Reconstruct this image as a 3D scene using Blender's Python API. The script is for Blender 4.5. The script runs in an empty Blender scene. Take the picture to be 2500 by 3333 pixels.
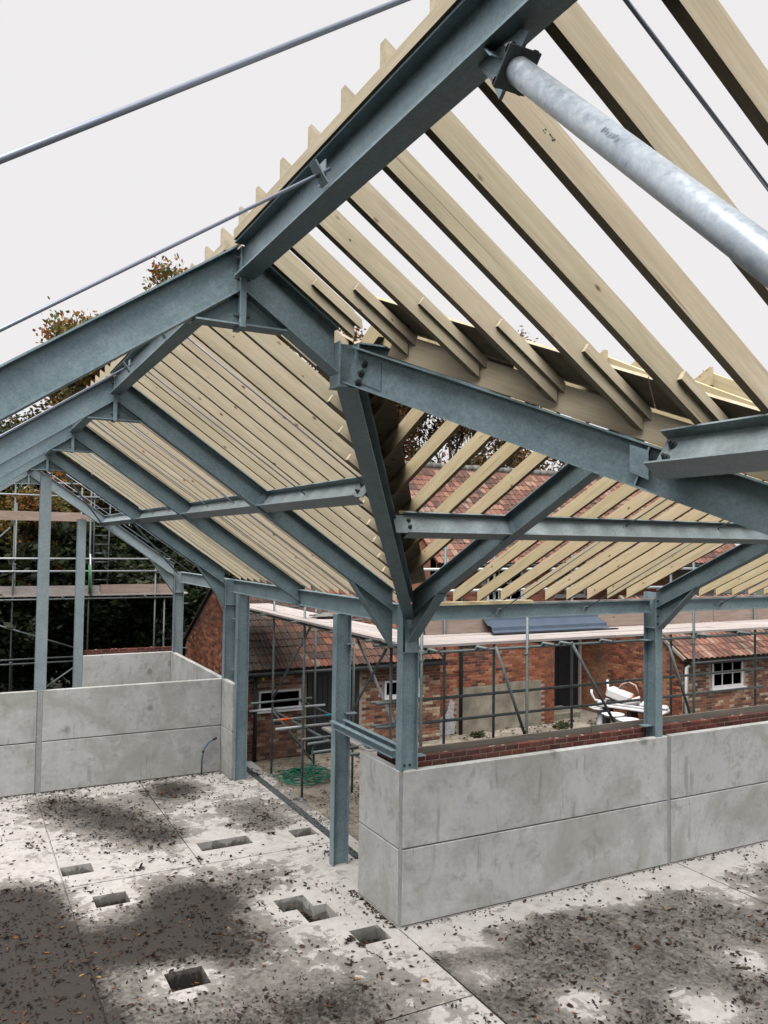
import bpy, bmesh, math, random
from mathutils import Vector as V, Matrix, noise
random.seed(7)
scene = bpy.context.scene
COL = scene.collection
PI = math.pi

# ------------------------------------------------------------------ camera
cam = bpy.data.cameras.new('camera')
cam.sensor_fit = 'HORIZONTAL'; cam.sensor_width = 36.0
cam.lens = 36.0 * 2652.07 / 2500.0
cam.clip_start = 0.05; cam.clip_end = 600
CAM = V((-5.24, -9.42, 4.982))
camo = bpy.data.objects.new('camera', cam)
camo.location = CAM; camo.rotation_euler = (1.610, -0.013, -0.484)
COL.objects.link(camo); scene.camera = camo

# ------------------------------------------------------------------ sky and sun
world = bpy.data.worlds.new('World'); scene.world = world
world.use_nodes = True
nt = world.node_tree
bg = nt.nodes['Background']
sky = nt.nodes.new('ShaderNodeTexSky'); sky.sky_type = 'NISHITA'; sky.sun_disc = False
sky.sun_elevation = math.radians(64); sky.sun_rotation = math.radians(228)
sky.dust_density = 6.0
hs = nt.nodes.new('ShaderNodeHueSaturation'); hs.inputs['Saturation'].default_value = 0.1
nt.links.new(sky.outputs[0], hs.inputs['Color'])
mx = nt.nodes.new('ShaderNodeMix'); mx.data_type = 'RGBA'
mx.inputs['Factor'].default_value = 0.96          # thick even cloud over the clear sky
mx.inputs[7].default_value = (3.06, 3.00, 3.03, 1)
nt.links.new(hs.outputs[0], mx.inputs[6])
nt.links.new(mx.outputs[2], bg.inputs['Color'])
bg.inputs['Strength'].default_value = 0.1
sun = bpy.data.lights.new('sun', 'SUN'); sun.energy = 1.5; sun.angle = math.radians(50)
sun.color = (1.0, 0.97, 0.93)
suno = bpy.data.objects.new('sun', sun); COL.objects.link(suno)
suno.rotation_euler = (math.radians(26), 0, math.radians(-48))
suno.location = (-12, -16, 20)

scene.render.engine = 'CYCLES'
scene.view_settings.view_transform = 'Standard'
scene.view_settings.look = 'None'
scene.view_settings.exposure = 1.5
scene.view_settings.gamma = 1.0
scene.cycles.max_bounces = 8
scene.cycles.diffuse_bounces = 0
scene.cycles.glossy_bounces = 2

# ------------------------------------------------------------------ helpers
WM = {}
def reg(o, world):
    WM[o.name] = world
def wm(o):
    return WM[o.name]
def place(o, world, parent=None):
    if parent is None:
        o.matrix_basis = world
    else:
        o.parent = parent
        o.matrix_basis = wm(parent).inverted() @ world
    WM[o.name] = world
    return o
def tag(o, label=None, cat=None, group=None, kind=None):
    if label: o['label'] = label
    if cat: o['category'] = cat
    if group: o['group'] = group
    if kind: o['kind'] = kind
    return o
def thing(name, loc, label, cat, group=None):
    o = bpy.data.objects.new(name, None); COL.objects.link(o)
    o.empty_display_size = 0.2
    place(o, Matrix.Translation(V(loc)))
    return tag(o, label, cat, group)
def link(name, me, parent=None, world=None):
    o = bpy.data.objects.new(name, me); COL.objects.link(o)
    return place(o, world or Matrix.Identity(4), parent)
def mesh_from(name, verts, faces, mat=None, fix=True, smooth=False):
    me = bpy.data.meshes.new(name)
    me.from_pydata([tuple(v) for v in verts], [], faces)
    if fix:
        bm = bmesh.new(); bm.from_mesh(me)
        bmesh.ops.recalc_face_normals(bm, faces=bm.faces)
        bm.to_mesh(me); bm.free()
    if mat: me.materials.append(mat)
    if smooth:
        me.polygons.foreach_set('use_smooth', [True] * len(me.polygons))
    me.update()
    return me
def frame_matrix(p0, x, up):
    x = x.normalized(); z = (up - x * up.dot(x)).normalized(); y = z.cross(x)
    m = Matrix((x, y, z)).transposed().to_4x4(); m.translation = p0
    return m, x, y, z
def extr(name, prof, p0, p1, up, mat, parent, n0=None, n1=None):
    """extrude a closed profile (local y,z) from p0 to p1; ends cut by planes n0, n1"""
    p0 = V(p0); p1 = V(p1); L = (p1 - p0).length
    m, x, y, z = frame_matrix(p0, p1 - p0, V(up))
    n0 = V(n0) if n0 else x; n1 = V(n1) if n1 else x
    a = []; b = []
    for (u, w) in prof:
        t0 = -(y.dot(n0) * u + z.dot(n0) * w) / x.dot(n0)
        t1 = -(y.dot(n1) * u + z.dot(n1) * w) / x.dot(n1)
        a.append((t0, u, w)); b.append((L + t1, u, w))
    n = len(prof)
    faces = [(i, (i + 1) % n, (i + 1) % n + n, i + n) for i in range(n)]
    faces += [tuple(range(n)), tuple(range(n, 2 * n))]
    return link(name, mesh_from(name, a + b, faces, mat), parent, m)
def ub(w, d, tw=0.008, tf=0.012):
    h = w / 2; t = tw / 2
    return [(-h, 0), (h, 0), (h, -tf), (t, -tf), (t, -d + tf), (h, -d + tf), (h, -d), (-h, -d),
            (-h, -d + tf), (-t, -d + tf), (-t, -tf), (-h, -tf)]
def chan(w, d, t=0.009):
    return [(0, 0), (w, 0), (w, -t), (t, -t), (t, -d + t), (w, -d + t), (w, -d), (0, -d)]
def rect(w, d):
    return [(-w / 2, 0), (w / 2, 0), (w / 2, -d), (-w / 2, -d)]
def box_mesh(name, sx, sy, sz, mat, bev=0.0, z0=True):
    """box centred in x,y; from z=0 up (z0) or centred"""
    bm = bmesh.new(); bmesh.ops.create_cube(bm, size=1)
    for v in bm.verts:
        v.co = V((v.co.x * sx, v.co.y * sy, (v.co.z + (0.5 if z0 else 0)) * sz))
    if bev:
        bmesh.ops.bevel(bm, geom=bm.edges[:], offset=bev, segments=1, affect='EDGES')
    me = bpy.data.meshes.new(name); bm.to_mesh(me); bm.free()
    if mat: me.materials.append(mat)
    return me
def box(name, lo, hi, mat, parent=None, bev=0.0):
    lo = V(lo); hi = V(hi); c = (lo + hi) / 2
    me = box_mesh(name, hi.x - lo.x, hi.y - lo.y, hi.z - lo.z, mat, bev)
    return link(name, me, parent, Matrix.Translation((c.x, c.y, lo.z)))
def tube_geo(pts, r, seg=8, cap=True):
    """verts, faces of a tube swept along points; r number or list"""
    pts = [V(p) for p in pts]; n = len(pts)
    rs = r if isinstance(r, (list, tuple)) else [r] * n
    vs = []; fs = []
    ref = V((0, 0, 1))
    for i, p in enumerate(pts):
        d = (pts[min(i + 1, n - 1)] - pts[max(i - 1, 0)]).normalized()
        if i == 0:
            ref = V((0, 0, 1)) if abs(d.z) < 0.9 else V((1, 0, 0))
        s = d.cross(ref).normalized(); t = s.cross(d).normalized(); ref = t
        for k in range(seg):
            a = 2 * PI * k / seg
            vs.append(p + (s * math.cos(a) + t * math.sin(a)) * rs[i])
    for i in range(n - 1):
        for k in range(seg):
            k2 = (k + 1) % seg
            fs.append((i * seg + k, i * seg + k2, (i + 1) * seg + k2, (i + 1) * seg + k))
    if cap:
        fs.append(tuple(range(seg))[::-1]); fs.append(tuple(range((n - 1) * seg, n * seg)))
    return vs, fs
def tube(name, pts, r, mat, parent=None, seg=10):
    pts = [V(p) for p in pts]
    o0 = pts[0].copy()
    vs, fs = tube_geo([p - o0 for p in pts], r, seg)
    me = mesh_from(name, vs, fs, mat, fix=False)
    for p in me.polygons:
        p.use_smooth = len(p.vertices) == 4
    return link(name, me, parent, Matrix.Translation(o0))
def lathe(name, prof, mat, seg=24, sx=1.0, sy=1.0):
    vs = []; fs = []
    for (r, z) in prof:
        for k in range(seg):
            a = 2 * PI * k / seg
            vs.append((r * math.cos(a) * sx, r * math.sin(a) * sy, z))
    for i in range(len(prof) - 1):
        for k in range(seg):
            k2 = (k + 1) % seg
            fs.append((i * seg + k, i * seg + k2, (i + 1) * seg + k2, (i + 1) * seg + k))
    fs.append(tuple(range(seg))[::-1]); fs.append(tuple(range((len(prof) - 1) * seg, len(prof) * seg)))
    return mesh_from(name, vs, fs, mat, fix=True, smooth=True)

# ------------------------------------------------------------------ materials
class NT:
    def __init__(self, name):
        self.m = bpy.data.materials.new(name); self.m.use_nodes = True
        self.t = self.m.node_tree; self.n = self.t.nodes
        self.b = self.n['Principled BSDF']
    def new(self, typ, **kw):
        x = self.n.new(typ)
        for k, v in kw.items(): setattr(x, k, v)
        return x
    def l(self, a, b): self.t.links.new(a, b)
    def coord(self, kind='Object', scale=(1, 1, 1), rnd=0.0):
        tc = self.new('ShaderNodeTexCoord'); mp = self.new('ShaderNodeMapping')
        mp.inputs['Scale'].default_value = scale
        self.l(tc.outputs[kind], mp.inputs['Vector'])
        if rnd:
            oi = self.new('ShaderNodeObjectInfo'); mu = self.new('ShaderNodeMath', operation='MULTIPLY')
            mu.inputs[1].default_value = rnd; self.l(oi.outputs['Random'], mu.inputs[0])
            cb = self.new('ShaderNodeCombineXYZ'); 
            for i in range(3): self.l(mu.outputs[0], cb.inputs[i])
            self.l(cb.outputs[0], mp.inputs['Location'])
        return mp.outputs[0]
    def geo(self, scale=(1, 1, 1)):
        g = self.new('ShaderNodeNewGeometry'); mp = self.new('ShaderNodeMapping')
        mp.inputs['Scale'].default_value = scale
        self.l(g.outputs['Position'], mp.inputs['Vector']); return mp.outputs[0]
    def noise(self, vec, scale, detail=4, rough=0.6, dist=0.0):
        x = self.new('ShaderNodeTexNoise'); x.inputs['Scale'].default_value = scale
        x.inputs['Detail'].default_value = detail; x.inputs['Roughness'].default_value = rough
        x.inputs['Distortion'].default_value = dist
        self.l(vec, x.inputs['Vector']); return x.outputs['Fac']
    def ramp(self, fac, stops):
        r = self.new('ShaderNodeValToRGB'); e = r.color_ramp.elements
        while len(e) < len(stops): e.new(0.5)
        for el, (p, c) in zip(e, stops):
            el.position = p
            el.color = (c, c, c, 1) if isinstance(c, (int, float)) else (*c, 1)
        self.l(fac, r.inputs['Fac']); return r.outputs['Color']
    def mix(self, fac, a, b, mode='MIX'):
        x = self.new('ShaderNodeMix'); x.data_type = 'RGBA'; x.blend_type = mode
        for s, v in ((x.inputs[0], fac), (x.inputs[6], a), (x.inputs[7], b)):
            if isinstance(v, (int, float)): s.default_value = v
            elif isinstance(v, tuple): s.default_value = (*v, 1)
            else: self.l(v, s)
        return x.outputs[2]
    def bump(self, h, strength=0.3, dist=0.01):
        b = self.new('ShaderNodeBump'); b.inputs['Strength'].default_value = strength
        b.inputs['Distance'].default_value = dist
        self.l(h, b.inputs['Height']); self.l(b.outputs[0], self.b.inputs['Normal'])
    def col(self, c):
        if isinstance(c, tuple): self.b.inputs['Base Color'].default_value = (*c, 1)
        else: self.l(c, self.b.inputs['Base Color'])
    def set(self, **kw):
        for k, v in kw.items():
            s = self.b.inputs[k.replace('_', ' ')]
            if isinstance(v, (int, float)): s.default_value = v
            else: self.l(v, s)
        return self

def m_steel(name, lo, hi, metal=0.35, rough=0.5):
    s = NT(name); v = s.coord('Object', rnd=9)
    n1 = s.noise(v, 3.0, 5, 0.65); n2 = s.noise(v, 26.0, 3, 0.7); n3 = s.noise(v, 90.0, 2, 0.5)
    f = s.mix(0.45, n1, n2); f = s.mix(0.25, f, n3)
    c = s.ramp(f, [(0.33, lo), (0.52, tuple((a + b) / 2 for a, b in zip(lo, hi))), (0.68, hi)])
    vo = s.new('ShaderNodeTexVoronoi'); vo.inputs['Scale'].default_value = 55; s.l(v, vo.inputs['Vector'])
    vb_ = s.new('ShaderNodeRGBToBW'); s.l(vo.outputs['Color'], vb_.inputs[0])
    c = s.mix(0.10, c, vb_.outputs[0], 'OVERLAY')
    run = s.noise(s.coord('Object', (0.35, 14, 14), rnd=3), 1.5, 4, 0.6)
    c = s.mix(s.ramp(run, [(0.60, 0.0), (0.72, 0.22)]), c, (0.55, 0.60, 0.62))
    c = s.mix(s.ramp(n1, [(0.25, 0.35), (0.38, 0.0)]), c, (0.10, 0.12, 0.13))
    s.col(c); s.set(Metallic=metal, Roughness=s.ramp(n2, [(0.3, rough - 0.1), (0.7, rough + 0.15)]))
    s.bump(n3, 0.06, 0.002)
    return s.m
def m_plain(name, c, rough=0.6, var=0.15, scale=8, metal=0.0, bump=0.1):
    s = NT(name); v = s.coord('Object', rnd=7); n = s.noise(v, scale, 4, 0.6)
    s.col(s.ramp(n, [(0.3, tuple(x * (1 - var) for x in c)), (0.7, tuple(min(1, x * (1 + var)) for x in c))]))
    s.set(Roughness=rough, Metallic=metal)
    if bump: s.bump(n, bump, 0.005)
    return s.m
def m_wood(name, a, b, dirt_shade=(0.27, 0.25, 0.19), dirt_amt=0.22, grey=False):
    s = NT(name); v = s.coord('Object', (0.8, 9, 9), rnd=23)
    g1 = s.noise(v, 2.2, 5, 0.62, 0.7); g2 = s.noise(s.coord('Object', (1.5, 60, 60), rnd=11), 1.6, 3, 0.6, 0.3)
    f = s.mix(0.35, g1, g2)
    c = s.ramp(f, [(0.32, tuple(x * 0.82 for x in a)), (0.5, a), (0.66, b)])
    oi = s.new('ShaderNodeObjectInfo')
    tint = s.ramp(oi.outputs['Random'], [(0, (0.95, 0.90, 0.82)), (0.17, (1.0, 0.98, 0.88)), (0.34, (0.89, 0.87, 0.76)), (0.5, (1.06, 1.0, 0.95)), (0.67, (0.94, 0.92, 0.81)), (0.84, (1.0, 0.94, 0.86)), (1, (0.93, 0.93, 0.82))])
    if grey: tint = s.ramp(oi.outputs['Random'], [(0, (0.80, 0.78, 0.78)), (0.5, (1.0, 0.98, 0.97)), (1, (0.90, 0.88, 0.86))])
    c = s.mix(1.0, c, tint, 'MULTIPLY')
    # green / grey treatment marks
    d = s.noise(s.coord('Object', (0.9, 4, 4), rnd=31), 1.7, 4, 0.6)
    c = s.mix(s.ramp(d, [(0.56, 0.0), (0.75, dirt_amt)]), c, dirt_shade)
    # knots
    vo = s.new('ShaderNodeTexVoronoi'); vo.feature = 'F1'; vo.inputs['Scale'].default_value = 1.0
    s.l(s.coord('Object', (3.6, 7.5, 7.5), rnd=13), vo.inputs['Vector'])
    k = s.ramp(vo.outputs['Distance'], [(0.055, 1.0), (0.075, 0.6), (0.115, 0.0)])
    c = s.mix(k, c, (0.20, 0.105, 0.05))
    cr = s.noise(s.coord('Object', (0.55, 30, 30), rnd=41), 1.4, 2, 0.4)
    c = s.mix(s.ramp(cr, [(0.735, 0.0), (0.76, 0.55)]), c, (0.16, 0.12, 0.07))
    vo3 = s.new('ShaderNodeTexVoronoi'); vo3.inputs['Scale'].default_value = 1.0
    s.l(s.coord('Object', (4.5, 9, 9), rnd=19), vo3.inputs['Vector'])
    c = s.mix(s.ramp(vo3.outputs['Distance'], [(0.035, 0.85), (0.06, 0.0)]), c, (0.07, 0.045, 0.03))
    s.col(c); s.set(Roughness=0.72); s.bump(g2, 0.15, 0.004)
    return s.m
def m_concrete(name, a, b, stain=(0.20, 0.20, 0.18)):
    s = NT(name); v = s.coord('Object', rnd=17)
    n1 = s.noise(v, 1.3, 5, 0.6, 0.4); n2 = s.noise(v, 14, 4, 0.65); n3 = s.noise(v, 120, 2, 0.5)
    c = s.ramp(s.mix(0.35, n1, n2), [(0.34, a), (0.64, b)])
    big = s.noise(v, 0.7, 5, 0.62, 0.8)
    c = s.mix(s.ramp(big, [(0.36, 0.75), (0.50, 0.0)]), c, (0.43, 0.43, 0.385))
    c = s.mix(s.ramp(big, [(0.52, 0.0), (0.62, 0.6)]), c, (0.70, 0.71, 0.705))
    st = s.noise(s.coord('Object', (7.5, 7.5, 0.55), rnd=5), 1.3, 5, 0.6)
    lim = s.ramp(s.noise(v, 1.9, 2, 0.5), [(0.48, 0.0), (0.58, 1.0)])
    c = s.mix(s.mix(1.0, s.ramp(st, [(0.60, 0.0), (0.66, 0.4)]), lim, 'MULTIPLY'), c, stain)
    m2 = s.noise(v, 4.5, 6, 0.7, 0.6)
    c = s.mix(s.ramp(m2, [(0.34, 0.5), (0.46, 0.0)]), c, (0.33, 0.325, 0.29))
    # blotches where the form ties were
    vo = s.new('ShaderNodeTexVoronoi'); vo.inputs['Scale'].default_value = 1.35; vo.inputs['Randomness'].default_value = 0.8
    dn = s.new('ShaderNodeVectorMath', operation='ADD'); nz = s.new('ShaderNodeTexNoise'); nz.inputs['Scale'].default_value = 9; s.l(v, nz.inputs['Vector'])
    sc_ = s.new('ShaderNodeVectorMath', operation='SCALE'); s.l(nz.outputs['Color'], sc_.inputs[0]); sc_.inputs['Scale'].default_value = 0.12
    s.l(s.coord('Object', (1, 1, 0.9), rnd=3), dn.inputs[0]); s.l(sc_.outputs[0], dn.inputs[1]); s.l(dn.outputs[0], vo.inputs['Vector'])
    sp = s.ramp(vo.outputs['Distance'], [(0.05, 0.6), (0.085, 0.4), (0.13, 0.0)])
    c = s.mix(sp, c, (0.17, 0.185, 0.175))
    vo2 = s.new('ShaderNodeTexVoronoi'); vo2.inputs['Scale'].default_value = 9; s.l(v, vo2.inputs['Vector'])
    c = s.mix(s.ramp(vo2.outputs['Distance'], [(0.03, 0.5), (0.05, 0.0)]), c, (0.12, 0.12, 0.12))
    s.col(c); s.set(Roughness=0.85); s.bump(s.mix(0.5, n2, n3), 0.18, 0.006)
    return s.m
def s_map(s, v, lo, hi):
    m = s.new('ShaderNodeMapRange'); m.inputs['From Min'].default_value = lo; m.inputs['From Max'].default_value = hi; s.l(v, m.inputs['Value']); return m.outputs[0]
def m_palette(name, stops, rough=0.8, src='attr', nscale=30, nvar=0.35, bump=0.3, age=False, weather=False):
    """stops: colour ramp read by a per-face value (attr 'tint') or by the object's own random"""
    s = NT(name)
    if src == 'attr':
        a = s.new('ShaderNodeAttribute'); a.attribute_name = 'tint'; f = a.outputs['Fac']
    else:
        f = s.new('ShaderNodeObjectInfo').outputs['Random']
    c = s.ramp(f, stops)
    if age:                                        # moss and age stain, heavier towards the left end of the roof
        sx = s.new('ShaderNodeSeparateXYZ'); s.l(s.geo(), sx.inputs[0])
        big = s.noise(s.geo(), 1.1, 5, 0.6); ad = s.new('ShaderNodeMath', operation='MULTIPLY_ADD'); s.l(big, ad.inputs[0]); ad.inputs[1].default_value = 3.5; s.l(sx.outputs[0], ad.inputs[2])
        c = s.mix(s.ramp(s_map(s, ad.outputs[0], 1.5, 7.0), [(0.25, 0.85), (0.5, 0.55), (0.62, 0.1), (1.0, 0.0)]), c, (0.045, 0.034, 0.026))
    if weather:
        wn = s.noise(s.geo(), 0.9, 6, 0.7, 0.5)
        c = s.mix(s.ramp(wn, [(0.34, 0.75), (0.50, 0.0)]), c, (0.10, 0.075, 0.06))
        c = s.mix(s.ramp(wn, [(0.60, 0.0), (0.74, 0.45)]), c, (0.42, 0.36, 0.30))
    n = s.noise(s.geo(), nscale, 4, 0.65)
    c = s.mix(1.0, c, s.ramp(n, [(0.3, 1 - nvar), (0.7, 1.0 + nvar * 0.4)]), 'MULTIPLY')
    s.col(c); s.set(Roughness=rough)
    if bump: s.bump(n, bump, 0.006)
    return s.m

STEEL = m_steel('galvanised_steel', (0.185, 0.28, 0.32), (0.43, 0.56, 0.61), 0.2, 0.48)
STEEL_L = m_steel('bright_galvanised_steel', (0.27, 0.345, 0.375), (0.48, 0.56, 0.59), 0.2, 0.42)
STEEL_D = m_steel('dull_steel', (0.06, 0.075, 0.08), (0.13, 0.15, 0.155), 0.3, 0.55)
TUBEG = m_steel('scaffold_tube_steel', (0.10, 0.125, 0.125), (0.24, 0.28, 0.28), 0.35, 0.5)
TUBEW = m_steel('new_scaffold_tube', (0.40, 0.44, 0.46), (0.66, 0.70, 0.72), 0.4, 0.42)
WOOD = m_wood('treated_softwood', (0.70, 0.62, 0.485), (0.83, 0.755, 0.635))
WOODY = m_wood('yellow_softwood', (0.77, 0.65, 0.44), (0.87, 0.77, 0.57))
BOARD = m_wood('weathered_scaffold_board', (0.52, 0.47, 0.45), (0.70, 0.66, 0.645), (0.22, 0.18, 0.15), 0.4, True)
BOARDP = m_wood('pink_scaffold_board', (0.50, 0.38, 0.325), (0.64, 0.51, 0.45), (0.22, 0.17, 0.14), 0.3, True)
BOARDG = m_wood('grey_weathered_board', (0.24, 0.215, 0.18), (0.34, 0.305, 0.26), (0.12, 0.10, 0.08), 0.4, True)
CONC = m_concrete('precast_concrete', (0.48, 0.48, 0.455), (0.74, 0.745, 0.725))
GROUT = m_plain('grout', (0.42, 0.43, 0.42), 0.9, 0.15, 12)
BLACK = m_plain('dark_paint', (0.012, 0.015, 0.018), 0.5, 0.3, 5)
WHITE = m_plain('white_paint', (0.78, 0.78, 0.78), 0.45, 0.06, 10, bump=0.03)
CERAMIC = m_plain('white_ceramic', (0.82, 0.81, 0.82), 0.12, 0.03, 6, bump=0)
GLASS_D = m_plain('dark_glass', (0.012, 0.016, 0.02), 0.06, 0.2, 2, bump=0)
MORTAR = m_plain('lime_mortar', (0.40, 0.32, 0.26), 0.95, 0.25, 9, bump=0.3)
MORTAR_D = m_plain('sooty_mortar', (0.25, 0.17, 0.13), 0.95, 0.3, 7, bump=0.3)
LEAD = m_plain('lead_ridge', (0.17, 0.165, 0.15), 0.8, 0.4, 5)
BLUE = m_plain('blue_sheet_metal', (0.075, 0.105, 0.15), 0.4, 0.12, 3)
GREENH = m_plain('green_hose', (0.006, 0.15, 0.09), 0.45, 0.2, 3, bump=0)
GREENP = m_plain('green_paint', (0.02, 0.24, 0.06), 0.5, 0.2, 5)
BLUEP = m_plain('blue_pipe', (0.04, 0.16, 0.28), 0.4, 0.15, 4)
ORANGE = m_plain('orange_band', (0.65, 0.12, 0.03), 0.6, 0.1, 4)
CYAN = m_plain('cyan_band', (0.03, 0.35, 0.45), 0.6, 0.1, 4)
YELLOW = m_plain('yellow_plastic', (0.75, 0.75, 0.02), 0.5, 0.1, 4)
WASH = m_plain('old_whitewash', (0.46, 0.45, 0.46), 0.9, 0.35, 14, bump=0.4)
RENDERM = m_plain('old_cement_render', (0.29, 0.26, 0.20), 0.95, 0.35, 3.0, bump=0.5)
BR_STOPS = [(0.0, (0.09, 0.04, 0.03)), (0.2, (0.19, 0.065, 0.042)), (0.45, (0.31, 0.095, 0.05)), (0.75, (0.40, 0.14, 0.068)), (1.0, (0.47, 0.24, 0.14))]
BA_STOPS = [(0.0, (0.07, 0.035, 0.03)), (0.2, (0.19, 0.08, 0.055)), (0.5, (0.30, 0.125, 0.075)), (0.78, (0.38, 0.19, 0.115)), (0.9, (0.50, 0.36, 0.23)), (1.0, (0.62, 0.50, 0.35))]
NB_STOPS = [(0.0, (0.10, 0.03, 0.025)), (0.5, (0.17, 0.05, 0.038)), (1.0, (0.25, 0.085, 0.055))]
TI_STOPS = [(0.0, (0.09, 0.05, 0.04)), (0.25, (0.17, 0.08, 0.06)), (0.55, (0.27, 0.12, 0.085)), (0.8, (0.34, 0.165, 0.115)), (1.0, (0.38, 0.27, 0.21))]
TD_STOPS = [(0.0, (0.035, 0.024, 0.021)), (0.3, (0.085, 0.042, 0.032)), (0.6, (0.17, 0.066, 0.042)), (0.85, (0.29, 0.10, 0.055)), (1.0, (0.28, 0.19, 0.135))]
LF_STOPS = [(0.0, (0.020, 0.016, 0.014)), (0.55, (0.045, 0.030, 0.022)), (0.91, (0.095, 0.045, 0.026)), (0.975, (0.26, 0.11, 0.04)), (1.0, (0.42, 0.22, 0.05))]
MATS = {}
for key, st in (('brick_red', BR_STOPS), ('brick_mixed', BA_STOPS), ('brick_new', NB_STOPS), ('tile', TI_STOPS), ('tile_dark', TD_STOPS), ('leaf', LF_STOPS)):
    for src in ('attr', 'obj'):
        MATS[key, src] = m_palette(key + '_' + src, st, 0.85, src, 25 if 'leaf' != key else 60, 0.4, 0.0 if key == 'leaf' else 0.35, key == 'tile_dark', key != 'leaf')

# ------------------------------------------------------------------ layout constants (metres)
RX = -3.667; TM = 0.69; TR_ = 0.47; XE = 0.235; YR = -4.39; YE = 0.2; YN = -8.98
def T(x): return 6.90 - TM * abs(x - RX)          # top of steel, long wing
def TR(y): return 4.22 + TR_ * (YE - y) if y > YR else 4.22 + TR_ * (y - YN)   # cross wing
N1 = V((RX + (6.90 - TR(YR + 1e-6)) / TM, YR, TR(YR + 1e-6)))
KV = (XE - N1.x) / (YE - YR)
def XvA(y): return N1.x + (y - YR) * KV
def XvB(y): return N1.x + (YR - y) * KV
F1, F2, F3, F4, F5, F0 = YR, 0.28, 4.08, 8.05, 12.72, YN

# ------------------------------------------------------------------ ground and slab
def m_floor():
    s = NT('slab_concrete'); p = s.geo()
    at = s.new('ShaderNodeAttribute'); at.attribute_name = 'wet_shade'
    n1 = s.noise(p, 2.2, 6, 0.65, 0.6); n2 = s.noise(p, 9, 5, 0.65); n3 = s.noise(p, 60, 3, 0.6)
    a = s.new('ShaderNodeMath', operation='MULTIPLY_ADD'); s.l(n1, a.inputs[0]); a.inputs[1].default_value = 0.80; s.l(at.outputs['Fac'], a.inputs[2])
    b = s.new('ShaderNodeMath', operation='MULTIPLY_ADD'); s.l(n2, b.inputs[0]); b.inputs[1].default_value = 0.55; s.l(a.outputs[0], b.inputs[2])
    n5 = s.noise(p, 4.2, 6, 0.7, 0.8)
    bb = s.new('ShaderNodeMath', operation='MULTIPLY_ADD'); s.l(n5, bb.inputs[0]); bb.inputs[1].default_value = 1.35; s.l(b.outputs[0], bb.inputs[2]); b = bb
    w = s.ramp(s_map(s, b.outputs[0], 1.27, 1.97), [(0.34, 0.0), (0.39, 0.6), (0.55, 0.85), (1.0, 1.0)])
    dry = s.ramp(s.mix(0.4, n1, n2), [(0.32, (0.40, 0.375, 0.35)), (0.5, (0.56, 0.535, 0.51)), (0.66, (0.65, 0.625, 0.605))])
    wet_shade = s.ramp(s.mix(0.5, n5, n2), [(0.36, (0.07, 0.062, 0.054)), (0.46, (0.145, 0.133, 0.117)), (0.58, (0.27, 0.25, 0.225))])
    c = s.mix(w, dry, wet_shade)
    n4 = s.noise(p, 16, 6, 0.75, 0.3)
    b2 = s.new('ShaderNodeMath', operation='MULTIPLY_ADD'); s.l(n1, b2.inputs[0]); b2.inputs[1].default_value = 0.55; s.l(at.outputs['Fac'], b2.inputs[2])
    b3 = s.new('ShaderNodeMath', operation='MULTIPLY_ADD'); s.l(n4, b3.inputs[0]); b3.inputs[1].default_value = 1.1; s.l(b2.outputs[0], b3.inputs[2])
    c = s.mix(s_map(s, b3.outputs[0], 1.18, 1.46), c, (0.042, 0.036, 0.032))
    c = s.mix(s.ramp(n4, [(0.30, 0.22), (0.40, 0.0)]), c, (0.24, 0.21, 0.18))
    c = s.mix(s.ramp(n3, [(0.25, 0.35), (0.42, 0.0)]), c, (0.2, 0.18, 0.16))
    s.col(c); s.set(Roughness=s.ramp(w, [(0, 0.85), (1, 0.55)]))
    s.bump(s.mix(0.4, n2, n3), 0.15, 0.008)
    return s.m
FLOOR = m_floor()
BLOBS = [(-1.3, 6.9, .7, .45), (-2.9, 6.4, .8, .5), (-2.4, 5.4, .8, .5), (-2.0, 4.6, .5, .5), (-2.3, 2.2, .75, .55), (-2.8, 1.0, .75, .5),
         (-0.3, 5.4, .55, .4), (-0.2, 4.5, .5, .4), (-4.5, 2.9, .65, 1.0), (-4.6, 1.7, .8, 1.4), (-4.7, 0.7, .8, 1.3), (-4.5, -0.4, .8, 1.3), (-2.0, 1.7, .6, .45),
         (-2.0, 0.5, .7, .45), (-3.3, 1.2, .5, .5), (-1.0, 2.3, .5, .35), (-1.3, -1.4, 1.0, .4), (-3.0, -1.5, 1.3, .5),
         (1.0, -0.62, .14, .45), (1.45, -0.60, .12, .4), (1.8, -0.5, .13, .45), (2.15, -0.62, .12, .4), (1.0, -2.45, .3, -.5), (2.1, -3.1, .35, -.6), (4.9, -1.0, .5, -.4), (3.4, -2.6, .3, -.4), (0.25, -1.4, .3, -.3), (1.5, 5.2, 1.0, .45), (1.6, 6.8, .9, .4), (-1.2, 7.4, .5, .4), (-3.4, 7.2, .6, .4)]
PITS = [(-3.69, -3.24, 3.61, 3.98), (-3.40, -2.95, 2.31, 2.705), (-1.575, -0.715, 3.70, 4.083), (0.0, 0.42, 3.63, 3.99),
        (-1.18, -0.736, 1.09, 1.483), (-0.978, -0.548, 0.655, 1.09), (-0.978, -0.736, 1.05, 1.12), (-0.615, -0.20, -0.195, 0.215), (-2.97, -2.53, -0.209, 0.207)]
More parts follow.
